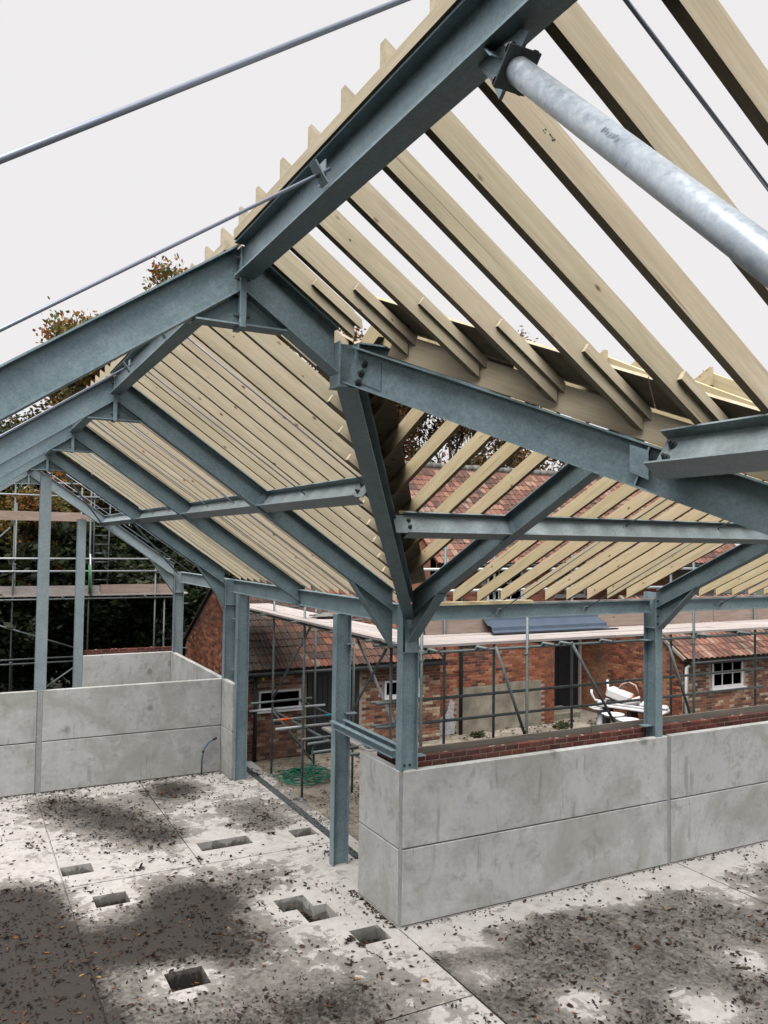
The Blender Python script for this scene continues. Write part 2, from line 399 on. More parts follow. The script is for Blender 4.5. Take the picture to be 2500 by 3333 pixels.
def wetness(x, y):
    v = 0.06
    for bx, by, r, a in BLOBS:
        d2 = ((x - bx) ** 2 + (y - by) ** 2) / (r * r)
        if d2 < 6: v += a * math.exp(-d2)
    if x > -0.02 and y < 0.2:
        e = -0.72 - 0.10 * math.sin(x * 1.9 + 1) + 0.32 * noise.noise(V((x * 1.7, y * 1.7, 6)))
        v += 0.42 / (1 + math.exp((y - e) * 14))
    for (a, b, c, d) in PITS:                      # the slab was re-skimmed round each socket
        dx = max(a - x, 0, x - b); dy = max(c - y, 0, y - d); d = math.hypot(dx, dy)
        if d < 0.3: v -= 0.20 * (1 - d / 0.3) * (1 + noise.noise(V((x * 3, y * 3, 4))))
    if -0.55 < y < 0.05 and x > 0: v -= 0.10
    return max(-0.4, min(0.95, v))
def snap(lo, hi, step, keys):
    ks = sorted(set(round(k, 4) for k in keys if lo < k < hi)); out = []
    n = int(round((hi - lo) / step))
    for i in range(n + 1):
        v = lo + i * step
        if all(abs(v - k) > 0.02 for k in ks): out.append(v)
    return sorted(out + ks)
G = 0.010
JX = [(-3.71, -2, 8.0), (-0.004, -11, -0.02), (5.01, -9, 0.0), (-1.73, 3.17, 8.0), (-0.014, 0.0, 1.22)]      # grooves running along y: x, y0, y1
JY = [(3.17, -3.7, 0.5), (-1.74, -8, -0.02), (-6.2, -8, 10), (8.034, -8, 0.0), (-0.013, 0.0, 10)]
kx = [k for p in PITS for k in p[:2]] + [k for j in JX for k in (j[0] - G, j[0] + G)] + [0.50, 0.655, -8, 10]
ky = [k for p in PITS for k in p[2:]] + [k for j in JY for k in (j[0] - G, j[0] + G)] + [0.30]
xs = snap(-8, 10, 0.12, kx); ys = snap(-11, 13.2, 0.12, ky)
def cell_depth(x, y):
    for (a, b, c, d) in PITS:
        if a < x < b and c < y < d: return 0.23
    for (jx, a, b) in JX:
        if abs(x - jx) < G and a < y < b: return 0.02
    for (jy, a, b) in JY:
        if abs(y - jy) < G and a < x < b: return 0.02
    if 0.50 < x < 0.655 and 2.35 < y < 8.4: return 0.02      # drain channel recess
    return 0.0
nx, ny = len(xs) - 1, len(ys) - 1
DEP = [[None] * ny for _ in range(nx)]
for i in range(nx):
    for j in range(ny):
        cx = (xs[i] + xs[i + 1]) / 2; cy = (ys[j] + ys[j + 1]) / 2
        if cx > 0.9 and cy > 0.30: continue
        DEP[i][j] = cell_depth(cx, cy)
fv = []; ff = []; fw = []
def fq(pts, dirt_shade=0.0):
    n = len(fv)
    for p in pts:
        fv.append(p); fw.append(wetness(p[0], p[1]) + (0.45 if p[2] < -0.1 else 0) + dirt_shade)  # pit bottoms and recess sides coloured darker: their shade is in the slab colour
    ff.append((n, n + 1, n + 2, n + 3))
for i in range(nx):
    for j in range(ny):
        d = DEP[i][j]
        if d is None: continue
        x0, x1, y0, y1 = xs[i], xs[i + 1], ys[j], ys[j + 1]
        fq([(x0, y0, -d), (x1, y0, -d), (x1, y1, -d), (x0, y1, -d)])
        if i + 1 < nx and DEP[i + 1][j] is not None and DEP[i + 1][j] != d:
            e = DEP[i + 1][j]; q = [(x1, y0, -d), (x1, y1, -d), (x1, y1, -e), (x1, y0, -e)]
            fq(q if d > e else q[::-1], 0.22)
        if j + 1 < ny and DEP[i][j + 1] is not None and DEP[i][j + 1] != d:
            e = DEP[i][j + 1]; q = [(x1, y1, -d), (x0, y1, -d), (x0, y1, -e), (x1, y1, -e)]
            fq(q if d > e else q[::-1], 0.22)
me = mesh_from('floor_slab', fv, ff, FLOOR, fix=False)
at = me.attributes.new('wet_shade', 'FLOAT', 'POINT'); at.data.foreach_set('value', fw)
tag(link('floor_slab', me), kind='structure')

def m_yard():
    s = NT('courtyard_surface'); p = s.geo()
    n1 = s.noise(p, 0.9, 6, 0.65, 0.5); n2 = s.noise(p, 7, 5, 0.7); n3 = s.noise(p, 45, 3, 0.6)
    c = s.ramp(s.mix(0.4, n1, n2), [(0.36, (0.10, 0.09, 0.065)), (0.47, (0.24, 0.205, 0.16)), (0.60, (0.42, 0.37, 0.31))])
    c = s.mix(s.ramp(n3, [(0.3, 0.6), (0.45, 0.0)]), c, (0.06, 0.05, 0.04))
    s.col(c); s.set(Roughness=0.9); s.bump(s.mix(0.5, n2, n3), 0.5, 0.02); return s.m
YARD = m_yard()
GRASS = m_plain('rough_ground', (0.055, 0.06, 0.03), 0.95, 0.5, 3, bump=0.5)
def sheet(name, x0, x1, y0, y1, z, step, amp, mat, seed=0):
    nx_ = int((x1 - x0) / step); ny_ = int((y1 - y0) / step); vs = []; fs = []
    for j in range(ny_ + 1):
        for i in range(nx_ + 1):
            x = x0 + (x1 - x0) * i / nx_; y = y0 + (y1 - y0) * j / ny_
            e = min(1, min(x - x0, x1 - x, y - y0, y1 - y) / 0.6)
            vs.append((x, y, z + amp * e * noise.noise(V((x * 0.9 + seed, y * 0.9, 1)))))
    for j in range(ny_):
        for i in range(nx_):
            a = j * (nx_ + 1) + i; fs.append((a, a + 1, a + nx_ + 2, a + nx_ + 1))
    return tag(link(name, mesh_from(name, vs, fs, mat, fix=False, smooth=True)), kind='structure')
sheet('courtyard', 0.9, 30, 0.30, 24, -0.02, 0.5, 0.015, YARD)
sheet('ground', -150, 150, -150, 150, -0.32, 10, 0.0, GRASS)

# drain channel in the doorway
dr = thing('drain_channel', (0.578, 2.4, -0.02), 'long dark drain channel set in the slab across the wide door opening', 'drain')
for k in range(12):
    y0 = 2.37 + k * 0.5
    box('grating', (0.507, y0 + 0.004, -0.018), (0.648, y0 + 0.496, 0.004), STEEL_D, dr, 0.004)

# ------------------------------------------------------------------ steel frame
SF = thing('steel_frame', (RX, F1, 0), 'galvanised steel portal frame of columns, rafters, ridge, purlins and valley beams', 'steel frame')
UBP = ub(0.146, 0.255)
NZ = V((0, 0, 1)); UM = V((TM, 0, 1)).normalized(); UL = V((-TM, 0, 1)).normalized()
UF = V((0, TR_, 1)).normalized(); UN = V((0, -TR_, 1)).normalized()
def bolt_mesh():
    vs = []; fs = []
    def ring(r, z, n=6): 
        b = len(vs)
        for k in range(n): vs.append((r * math.cos(2 * PI * k / n), r * math.sin(2 * PI * k / n), z))
        return b
    for (r, z0, z1, n) in ((0.019, 0, 0.004, 10), (0.014, 0.004, 0.016, 6), (0.008, 0.016, 0.030, 8)):
        a = ring(r, z0, n); b = ring(r, z1, n)
        for k in range(n): fs.append((a + k, a + (k + 1) % n, b + (k + 1) % n, b + k))
        fs.append(tuple(range(b, b + n)))
    return mesh_from('bolt', vs, fs, STEEL_D, fix=False)
BOLT = bolt_mesh()
def bolt(p, d, parent, s=1.0):
    q = V(d).to_track_quat('Z', 'Y').to_matrix().to_4x4(); q.translation = V(p)
    if s != 1.0: q = q @ Matrix.Scale(s, 4)
    return link('bolt', BOLT, parent, q)
def prism(name, pts, d, th, mat, parent):
    """flat plate through the points, thickness th along direction d (centred)"""
    d = V(d).normalized() * th / 2; c = V(pts[0]); n = len(pts)
    vs = [V(p) - c - d for p in pts] + [V(p) - c + d for p in pts]
    fs = [tuple(range(n)), tuple(range(n, 2 * n))] + [(i, (i + 1) % n, (i + 1) % n + n, i + n) for i in range(n)]
    return link(name, mesh_from(name, vs, fs, mat), parent, Matrix.Translation(c))
def haunch(A, B, C, side, parent, mat=STEEL):
    h = prism('haunch', [A, B, C], side, 0.010, mat, parent)
    A = V(A); C = V(C); n = V(side).cross(C - A)
    if n.z < 0: n = -n
    extr('haunch_flange', rect(0.146, 0.012), A, C, n, mat, parent, n0=(C - A).normalized())
    return h
def apex(Y, mat, parent):
    prism('apex_haunch', [(RX - 0.31, Y, 6.372), (RX + 0.31, Y, 6.372), (RX, Y, 6.586)], (0, 1, 0), 0.010, mat, parent)
    box('apex_haunch_flange', (RX - 0.30, Y - 0.07, 6.360), (RX + 0.30, Y + 0.07, 6.371), mat, parent)
    pl = box('apex_plate', (RX - 0.021, Y - 0.08, 6.345), (RX + 0.021, Y + 0.08, 6.862), mat, parent, 0.002)
    for z in (6.42, 6.56, 6.66, 6.79):
        for y in (-0.05, 0.05):
            for s in (-1, 1): bolt((RX + s * 0.021, Y + y, z), (s, 0, 0), pl)
for Y in (F0, F1, F2, F3, F4, F5):
    mat = STEEL_L if Y == F5 else STEEL
    lf = extr('steel_rafter', UBP, (RX - 0.022, Y, T(RX - 0.022)), (-7.55, Y, T(-7.55)), UL, mat, SF, (1, 0, 0), (1, 0, 0))
    apex(Y, mat, lf)
    xe = {F1: N1.x - 0.09, F0: XE, F2: 0.0, F3: 0.235, F4: 0.0, F5: 0.0}[Y]
    rf = extr('steel_rafter', UBP, (RX + 0.022, Y, T(RX + 0.022)), (xe, Y, T(xe)), UM, mat, SF, (1, 0, 0), (1, 0, 0))
    extr('steel_column', UBP, (-7.55, Y, 0), (-7.55, Y, 4.10), (1, 0, 0), mat, SF)
    if Y in (F2, F4, F5):
        haunch((-0.62, Y, T(-0.62) - 0.310), (0.0, Y, T(0) - 0.300), (0.0, Y, 3.60), (0, 1, 0), rf, mat)
    if Y == F3:
        ep = box('end_plate', (0.236, Y - 0.08, 3.84), (0.252, Y + 0.08, 4.24), mat, rf)
# columns on the courtyard side
def column(p, up, top, mat=STEEL, prof=UBP):
    return extr('steel_column', prof, p, (p[0], p[1], top), up, mat, SF)
cc = column((0.012, 0.085, 0), (-1, 0, 0), 4.18)
box('stiffener', (0.012, 0.010, 3.545), (0.270, 0.160, 3.558), STEEL, cc)
box('cleat', (0.268, 0.02, 3.535), (0.40, 0.15, 3.545), STEEL, cc)
box('cleat', (0.268, 0.02, 2.165), (0.40, 0.15, 2.177), STEEL, cc)
box('splice_plate', (0.05, 0.004, 3.56), (0.24, 0.0115, 3.86), STEEL, cc)
for x in (0.10, 0.18): bolt((x, 0.078, 2.06), (0, -1, 0), cc)
rc = column((4.655, 0.012, 0), (0, -1, 0), 4.27)
box('stiffener', (4.585, 0.010, 3.70), (4.725, 0.268, 3.712), STEEL, rc)
for z in (3.50, 2.15): box('cleat', (4.48, 0.12, z), (4.66, 0.26, z + 0.012), STEEL, rc)
for x in (4.62, 4.69):
    for z in (3.78, 3.90, 4.02, 4.14): bolt((x, 0.012, z), (0, -1, 0), rc)
c4 = column((0.012, F4, 0), (-1, 0, 0), 4.16)
box('stiffener', (0.012, F4 - 0.075, 3.60), (0.270, F4 + 0.075, 3.612), STEEL, c4)
for z in (3.30, 2.20): box('cleat', (0.16, F4 - 0.17, z), (0.27, F4 - 0.06, z + 0.012), STEEL, c4)
c5 = column((0.012, F5, 0), (-1, 0, 0), 4.16, STEEL_L)
box('stiffener', (0.010, F5 - 0.08, 3.60), (0.272, F5 + 0.08, 3.612), STEEL_L, c5)
for z in (3.30, 2.10):
    box('cleat', (0.268, F5 - 0.06, z), (0.40, F5 + 0.06, z + 0.012), STEEL_L, c5)
column((0.052, 7.27, 0), (-1, 0, 0), 3.878)
p7 = column((0.060, 2.28, 0), (-1, 0, 0), 3.878)
box('cleat', (0.24, 2.16, 3.40), (0.36, 2.26, 3.412), STEEL, p7)
box('cleat', (0.24, 2.16, 2.32), (0.42, 2.28, 2.332), STEEL, p7)
column((0.235, YN - 0.1, 0), (0, 1, 0), 4.1)
# gable posts standing in the cross wall and the end wall
gp = column((RX, F4 + 0.022, 0), (0, -1, 0), 6.30, STEEL_L, ub(0.205, 0.21, 0.01, 0.013))
gp2 = column((-2.35, F5 + 0.16, 0), (0, -1, 0), 5.52, STEEL_L, ub(0.205, 0.21, 0.01, 0.013))
# ridge beam, one length per bay
UR = ub(0.133, 0.225)
for a, b in ((-12, F0), (F0, F1), (F1, F2), (F2, F3), (F3, F4), (F4, F5)):
    extr('ridge_beam', UR, (RX, a + 0.085, 6.88), (RX, b - 0.085, 6.88), NZ, STEEL, SF)
# purlins at mid slope, set square to the slope
UP = ub(0.146, 0.235)
XP = -1.77
def purlin(p0, p1, up, mat=STEEL_L, ends=(True, True), **kw):
    o = extr('purlin', UP, p0, p1, up, mat, SF, **kw)
    m, x, y, z = frame_matrix(V(p0), V(p1) - V(p0), V(up))
    for e, p, s in ((ends[0], V(p0), 1), (ends[1], V(p1), -1)):
        if e:
            pl = extr('end_plate', rect(0.15, 0.24), p + x * s * 0.001, p + x * s * 0.013, up, STEEL, o)
    return o
for a, b in ((F2, F3), (F3, F4), (F4, F5)):
    purlin((XP, a + 0.01, T(XP) - 0.004), (XP, b - 0.01, T(XP) - 0.004), UM)
    extr('purlin', UP, (-5.56, a + 0.01, T(-5.56) - 0.004), (-5.56, b - 0.01, T(-5.56) - 0.004), UL, STEEL_L, SF)
yv = YR + (XP - N1.x) / KV                       # where the purlin meets the valley
pm = purlin((XP, yv + 0.20, T(XP) - 0.004), (XP, F2 - 0.01, T(XP) - 0.004), UM, ends=(False, True))
pn = purlin((XP, 2 * YR - yv - 0.13, T(XP) - 0.004), (XP, YN + 0.01, T(XP) - 0.004), UM, ends=(False, True))
extr('purlin', UP, (-5.56, F1, T(-5.56) - 0.004), (-5.56, F2, T(-5.56) - 0.004), UL, STEEL_L, SF)
extr('purlin', UP, (-5.56, F0, T(-5.56) - 0.004), (-5.56, F1, T(-5.56) - 0.004), UL, STEEL_L, SF)
YP = -2.08
xv = XvA(YP)
pr = purlin((xv + 0.15, YP, TR(YP) - 0.004), (0.15, YP, TR(YP) - 0.004), UF, ends=(False, True))
purlin((0.15, YP, TR(YP) - 0.004), (4.655, YP, TR(YP) - 0.004), UF)
purlin((4.655, YP, TR(YP) - 0.004), (9.4, YP, TR(YP) - 0.004), UF)
# valley beams
VA1 = V((XE, YE, T(XE))); VB1 = V((XE, 2 * YR - YE, T(XE)))
dA = (VA1 - N1).normalized(); dB = (VB1 - N1).normalized()
va = extr('valley_beam', UBP, N1 + dA * 0.14 - NZ * 0.03, VA1 - dA * 0.12 - NZ * 0.03, NZ, STEEL, SF)
vb = extr('valley_beam', UBP, N1 + dB * 0.10 - NZ * 0.03, VB1 - NZ * 0.03, NZ, STEEL, SF)
node = extr('valley_node', ub(0.15, 0.15), (N1.x - 0.085, YR, 6.05), (N1.x - 0.085, YR, 6.345), (-1, 0, 0), STEEL, SF)
box('node_base', (N1.x - 0.09, YR - 0.08, 6.036), (N1.x + 0.07, YR + 0.08, 6.049), STEEL, node)
# bolted splice on the near valley and cleats where purlins land
mB, xB, yB, zB = frame_matrix(N1, dB, NZ)
if yB.dot(CAM - N1) < 0: yB = -yB
for k in range(3):
    bolt(N1 + dB * 0.20 - zB * (0.09 + 0.065 * k) - NZ * 0.03 + yB * 0.010, yB, vb, 1.35)
prism('splice_plate', [N1 + dB * 0.11 - NZ * 0.06 + yB * 0.008, N1 + dB * 0.30 - NZ * 0.07 + yB * 0.008, N1 + dB * 0.30 - NZ * 0.27 + yB * 0.008, N1 + dB * 0.11 - NZ * 0.26 + yB * 0.008], yB, 0.006, STEEL, vb)
QB = V((XP, 2 * YR - yv, T(XP)))                  # near purlin lands here
prism('cleat', [QB - dB * 0.11 - NZ * 0.07 + yB * 0.075, QB + dB * 0.0 - NZ * 0.07 + yB * 0.075, QB + dB * 0.0 - NZ * 0.235 + yB * 0.075, QB - dB * 0.11 - NZ * 0.225 + yB * 0.075], yB, 0.010, STEEL, vb)
prism('stiffener', [QB + dB * 0.02 - zB * 0.045 + yB * 0.008, QB + dB * 0.02 - zB * 0.045 + yB * 0.072, QB + dB * 0.02 - zB * 0.27 + yB * 0.072, QB + dB * 0.02 - zB * 0.27 + yB * 0.008], dB, 0.010, STEEL, vb)
mP, xP_, yP_, zP_ = frame_matrix(V((XP, 0, T(XP))), V((0, -1, 0)), UM)
if yP_.x > 0: yP_ = -yP_
for k in range(2):
    bolt(V((XP, 2 * YR - yv - 0.20, T(XP))) - zP_ * (0.07 + 0.09 * k) + yP_ * 0.006, yP_, pn, 1.3)
# near ends of the far purlins: fin plates with two bolts
for (p, d, up, par) in ((V((xv + 0.15, YP, TR(YP))), V((1, 0, 0)), UF, pr), (V((XP, yv + 0.20, T(XP))), V((0, 1, 0)), UM, pm)):
    m_, x_, y_, z_ = frame_matrix(p, d, up)
    if y_.dot(CAM - p) < 0: y_ = -y_
    fp = extr('fin_plate', rect(0.010, 0.20), p - x_ * 0.12 - z_ * 0.02 + y_ * 0.011, p + x_ * 0.10 - z_ * 0.02 + y_ * 0.011, up, STEEL_L, par)
    for k in range(2): bolt(p + x_ * 0.05 - z_ * (0.08 + 0.075 * k) + y_ * 0.016, y_, fp, 1.3)
# cross wing frames
for X, xs_ in ((0.15, STEEL), (4.655, STEEL), (9.4, STEEL)):
    r1 = extr('steel_rafter', UBP, (X, YR, TR(YR + 1e-6)), (X, 0.0, TR(0.0)), UF, xs_, SF, (0, 1, 0), (0, 1, 0))
    extr('steel_rafter', UBP, (X, YR, TR(YR)), (X, YN, TR(YN)), UN, xs_, SF, (0, 1, 0), (0, 1, 0))
    haunch((X, -0.72, TR(-0.72) - 0.283), (X, 0.0, TR(0) - 0.275), (X, 0.0, 3.70), (1, 0, 0), r1)
extr('ridge_beam', UR, (N1.x + 0.08, YR, N1.z - 0.02), (9.4, YR, N1.z - 0.02), NZ, STEEL, SF)
column((9.4, 0.012, 0), (0, -1, 0), 4.27); column((4.655, YN, 0), (0, 1, 0), 4.27); column((9.4, YN, 0), (0, 1, 0), 4.27)
# eaves beams
UE = ub(0.12, 0.275)
for a, b in ((0.17, F3 - 0.012), (F3 + 0.012, F4 - 0.09), (F4 + 0.09, F5 - 0.09)):
    extr('eaves_beam', UE, (0.185, a, 4.160), (0.185, b, 4.160), NZ, STEEL if b < 9 else STEEL_L, SF)
for a, b in ((0.285, 4.575), (4.735, 9.3)):
    extr('eaves_beam', ub(0.11, 0.20), (a, 0.135, 4.150), (b, 0.135, 4.150), NZ, STEEL, SF)
# low twin rails between the door post and the corner column
for x in (0.03, 0.235):
    extr('sill_rail', chan(0.075, 0.10), (x, 0.17, 2.245), (x, 2.20, 2.245), NZ, STEEL, SF)
box('sill_stub', (0.15, 1.26, 2.0), (0.23, 1.40, 2.14), STEEL, SF, 0.004)
# sag rods through the purlins
RODM = m_plain('zinc_rod', (0.33, 0.37, 0.46), 0.4, 0.08, 3, 0.5, 0)
def rod(pts, r=0.008, mat=RODM): return tube('tie_rod', pts, r, mat, SF, 8)
def main_rod(Y, lo=0.10, h=0.12, upper_only=False):
    xl = XP if upper_only else lo
    return rod([(RX + 0.05, Y, T(RX + 0.05) - h), (XP + 0.02, Y, T(XP) - h)] + ([] if upper_only else [(xl, Y, T(xl) - h)]))
for Y in (-1.02, -2.6): main_rod(Y, upper_only=True)
main_rod(-7.52, h=-0.02, upper_only=True)
for Y in (1.58, 2.9, 5.4, 6.8, 9.6, 11.2): main_rod(Y)
for Y in (-7.62, -5.92, -2.6, -1.02, 1.6, 2.9):
    o = rod([(RX - 0.05, Y, T(RX - 0.05) - 0.105), (-7.4, Y, T(-7.4) - 0.105)], 0.0085)
    m_ = V((-1, 0, -TM)).normalized()
    br = link('bracket', box_mesh('bracket', 0.075, 0.008, 0.115, STEEL, 0.001, z0=False), o,
              Matrix.Translation((RX - 0.105, Y, T(RX - 0.105) - 0.105)) @ m_.to_track_quat('Y', 'Z').to_matrix().to_4x4())
    link('bracket_leg', box_mesh('bracket_leg', 0.008, 0.075, 0.11, STEEL, 0.001, z0=False), o, Matrix.Translation((RX - 0.068, Y + 0.045, T(RX - 0.09) - 0.085)))
    bolt((RX - 0.115, Y, T(RX - 0.115) - 0.105), m_, o, 0.8)
def cross_rod(X, x2, a, b, h0, h1, bracket=True):
    o = rod([(X, a, TR(a) - h0), (x2, b, TR(b) - h1)])
    if bracket:
        link('bracket', box_mesh('bracket', 0.09, 0.09, 0.012, STEEL_L, 0.002, z0=False), o,
             Matrix.Translation((x2, b + 0.01, TR(b) - h1 - 0.01)) @ Matrix.Rotation(math.radians(-62), 4, 'X') @ Matrix.Rotation(0.15, 4, 'Z'))
        bolt((x2, b - 0.01, TR(b) - h1 + 0.01), V((0, -0.9, 0.42)), o, 0.8)
    for dx in (0.0, 0.055):
        bolt((X + dx, a - 0.012, TR(a) - h0), (0, -1, 0), o, 0.9)
for X in (1.83, 3.42, 6.35, 7.9):
    cross_rod(X, X - 0.22, YP, 0.06, 0.07, 0.23)
    tube('tie_rod', [(X + 0.055, YP, TR(YP) - 0.07), (X + 0.055, YR, TR(YR) - 0.07)], 0.008, STEEL_L, SF, 8)
# bracing of the last bay
for p0, p1 in (((-3.35, F4 + 0.1, 6.36), (-1.86, F5 - 0.1, 5.36)), ((-1.72, F5 - 0.3, 5.26), (-0.15, F5 - 0.12, 4.15)), ((-1.7, F4 + 1.2, 5.33), (0.1, F5 - 0.1, 4.1))):
    extr('flat_brace', rect(0.09, 0.012), p0, p1, UM, STEEL, SF)
# big tubular brace hung from the ridge
TB0 = V((RX, -7.30, 6.545)); TBd = (V((RX, -8.075, 5.78)) - TB0).normalized()
tb = tube('tube_brace', [TB0 + TBd * 0.03, TB0 + TBd * 2.6], 0.0445, None, SF, 32)
TUBEM = m_steel('blue_galvanised_tube', (0.36, 0.43, 0.50), (0.66, 0.72, 0.77), 0.35, 0.36); tb.data.materials.clear(); tb.data.materials.append(TUBEM)
tb['label'] = 'fat pale blue galvanised tube running down from the ridge'
qz = TBd.to_track_quat('Z', 'X').to_matrix().to_4x4()
q1 = qz.copy(); q1.translation = TB0 + TBd * 0.022
link('end_plate', box_mesh('end_plate', 0.135, 0.125, 0.010, STEEL_D, 0.002, z0=False), tb, q1)
prism('gusset', [V((RX, -7.10, 6.652)), V((RX, -7.34, 6.652)), TB0 + V((0, -0.085, 0.075)), TB0 + V((0, 0.075, -0.07)), V((RX, -7.18, 6.56))], (1, 0, 0), 0.014, STEEL, tb)
prism('weld_plate', [V((RX - 0.05, -7.20, 6.651)), V((RX + 0.05, -7.20, 6.651)), TB0 + TBd * 0.006 + V((0.055, 0.06, 0.06)), TB0 + TBd * 0.006 + V((-0.055, 0.06, 0.06))], (0, 1, 0.3), 0.01, STEEL, tb)
ax = qz.to_3x3() @ V((1, 0, 0)); ay = qz.to_3x3() @ V((0, 1, 0))
for s in (-1, 1):
    for u in (-1, 1):
        bolt(TB0 + TBd * 0.016 + ax * 0.050 * s + ay * 0.046 * u, -TBd, tb, 1.15)
column((RX, -9.75, 0), (0, 1, 0), 6.6)
# grey ink scribble on the tube (a smudged maker's mark, unreadable)
INK = m_plain('grey_ink', (0.20, 0.24, 0.28), 0.6, 0.3, 40, bump=0)

# ------------------------------------------------------------------ timber roofs
RD = 0.146; RW = 0.047
RP = rect(RW, RD); RPU = [(a, b + RD) for a, b in RP]     # profile sitting on the plane
MR = thing('rafter_roof', (RX, 0, 6.9), 'pale timber rafters in close rows on the long wing beneath the open sky', 'rafters')
MR['group'] = 'timber rafter roofs'
perpA = V((dA.x, dA.y, 0)).normalized(); nA = V((-perpA.y, perpA.x, 0)); perpB = V((dB.x, dB.y, 0)).normalized(); nB = V((-perpB.y, perpB.x, 0))
def main_rafter(Y, x1, n1, mat=WOOD):
    z = 0.010; j = random.uniform(-0.008, 0.008)
    return extr('rafter', RPU, (RX - 0.034, Y + j, T(RX) + TM * 0.034 + z), (x1, Y + j, T(x1) + z), UM, mat, MR, (1, 0, 0), n1)
Y = -4.06
while Y < F2 - 0.12:
    if Y < YE - 0.2:
        x1 = XvA(Y) - 0.05
        r_ = main_rafter(Y, x1, nA)
        if x1 - RX > 1.2:                         # short packer nailed to the side
            pa = V((x1 - 0.34, Y - 0.047, T(x1 - 0.34) + 0.095)); pb = V((x1 - 0.02, Y - 0.047, T(x1 - 0.02) + 0.095))
            extr('packer', rect(RW, 0.07), pa, pb, UM, WOOD, r_)
    else: main_rafter(Y, 0.30, None)
    Y += 0.402
for a, b in ((F2, F3), (F3, F4)):
    n = 9; st = (b - a - 0.25) / (n)
    for k in range(n + 1): main_rafter(a + 0.12 + k * st, 0.33, (1, 0, 0))
Y = -4.462
while Y > -11.5:
    if Y > YN + 0.15:
        x1 = XvB(Y) - 0.05
        r_ = main_rafter(Y, x1, nB)
        lp = min(0.40, (x1 - RX) * 0.36)
        pa = V((x1 - lp, Y - 0.0385, T(x1 - lp) + 0.160)); pb = V((x1 + 0.05, Y - 0.0385, T(x1 + 0.05) + 0.160))
        extr('packer', rect(0.030, 0.055), pa, pb, UM, WOOD, r_, n1=nB)
    else: main_rafter(Y, 0.33, (1, 0, 0))
    Y -= 0.335 if Y > -4.5 else 0.407
# timber plate on the ridge, valley planks, purlin blocks
for a, b in ((F1 + 0.1, F2 - 0.1), (F2 + 0.1, F3 - 0.1), (F3 + 0.1, F4 - 0.1), (-11.5, F1 - 0.1)):
    extr('ridge_plate', rect(0.035, 0.062), (RX - 0.062, a, 6.946), (RX - 0.062, b, 6.946), NZ, WOOD, MR)
for d, e in ((dA, VA1), (dB, VB1)):
    extr('valley_plank', [(a, b + 0.165) for a, b in rect(0.047, 0.165)], N1 + d * 0.36 - NZ * 0.018, e - NZ * 0.018 - d * 0.1, NZ, WOOD, MR)
for k in range(7):
    y0 = F3 + 0.2 + k * 0.5
def lay_board(P0, P1, w, nrm, zf, up):
    a = V(P0); b = V(P1); n_ = V(nrm) * w
    pts = [V((p.x, p.y, zf(p))) for p in (a, b, b + n_, a + n_)]
    prism('valley_board', pts, up, 0.018, WOOD, MR)
for d, e, nn, up2 in ((dA, VA1, nA, UF), (dB, VB1, nB, UN)):
    toM = V((nn.x, nn.y, 0)) if nn.x < 0 else V((-nn.x, -nn.y, 0))
    P0 = N1 + d * 0.35; P1 = e - d * 0.1; L_ = (P1 - P0) / 3
    for k in range(3):
        q0 = P0 + L_ * k + d * 0.003; q1 = P0 + L_ * (k + 1) - d * 0.003
        lay_board(q0 + toM * 0.004, q1 + toM * 0.004, 0.21, toM, lambda p: T(p.x) + 0.203, UM)
        lay_board(q0 - toM * 0.004, q1 - toM * 0.004, 0.205, -toM, lambda p: TR(p.y) + 0.187, up2)
CR = thing('rafter_roof', (4.6, YR, 6.4), 'yellowish timber rafters over the cross wing, above the brick courses and tiled house', 'rafters')
CR['group'] = 'timber rafter roofs'
def cross_rafter(X, ya, na, yb, nb, up, mat=WOODY):
    return extr('rafter', RPU, (X, ya, TR(ya) + 0.01), (X, yb, TR(yb) + 0.01), up, mat, CR, na, nb)
X = 1.02 - 0.41 * 9
while X < 9.8:
    if abs(X - 0.15) > 0.09 and abs(X - 4.655) > 0.06:
        if X < XE - 0.1:
            ya = YR + (X - N1.x) / KV - 0.05
            if X > N1.x + 0.15:
                extr('rafter', RPU, (X, YR - 0.06, TR(YR) + 0.06 * TR_ + 0.01), (X, ya, TR(ya) + 0.01), UF, WOODY, CR, (0, 1, 0), nA)
                yb = YR - (X - N1.x) / KV + 0.05
                extr('rafter', RPU, (X + 0.05, YR + 0.06, TR(YR) + 0.06 * TR_ + 0.01), (X + 0.05, yb, TR(yb) + 0.01), UN, WOODY, CR, (0, 1, 0), nB)
        else:
            extr('rafter', RPU, (X, YR - 0.06, TR(YR) + 0.06 * TR_ + 0.01), (X, 0.33, TR(0.33) + 0.01), UF, WOODY, CR, (0, 1, 0), (0, 1, 0))
            extr('rafter', RPU, (X + 0.05, YR + 0.06, TR(YR) + 0.06 * TR_ + 0.01), (X + 0.05, YN - 0.13, 4.22 - TR_ * 0.13 + 0.01), UN, WOODY, CR, (0, 1, 0), (0, 1, 0))
        if X > XvA(YP) + 0.1:
            box('bearing_block', (X - 0.20, YP - 0.03, TR(YP) + 0.004), (X - 0.03, YP + 0.05, TR(YP) + 0.034), WOODY, CR)
    X += 0.41
extr('wall_plate', rect(0.09, 0.045), (0.42, 0.10, 4.197), (2.20, 0.10, 4.197), NZ, WOODY, CR)
extr('fascia_batten', rect(0.03, 0.02), (2.25, 0.10, 4.172), (9.3, 0.10, 4.172), NZ, BOARD, CR)

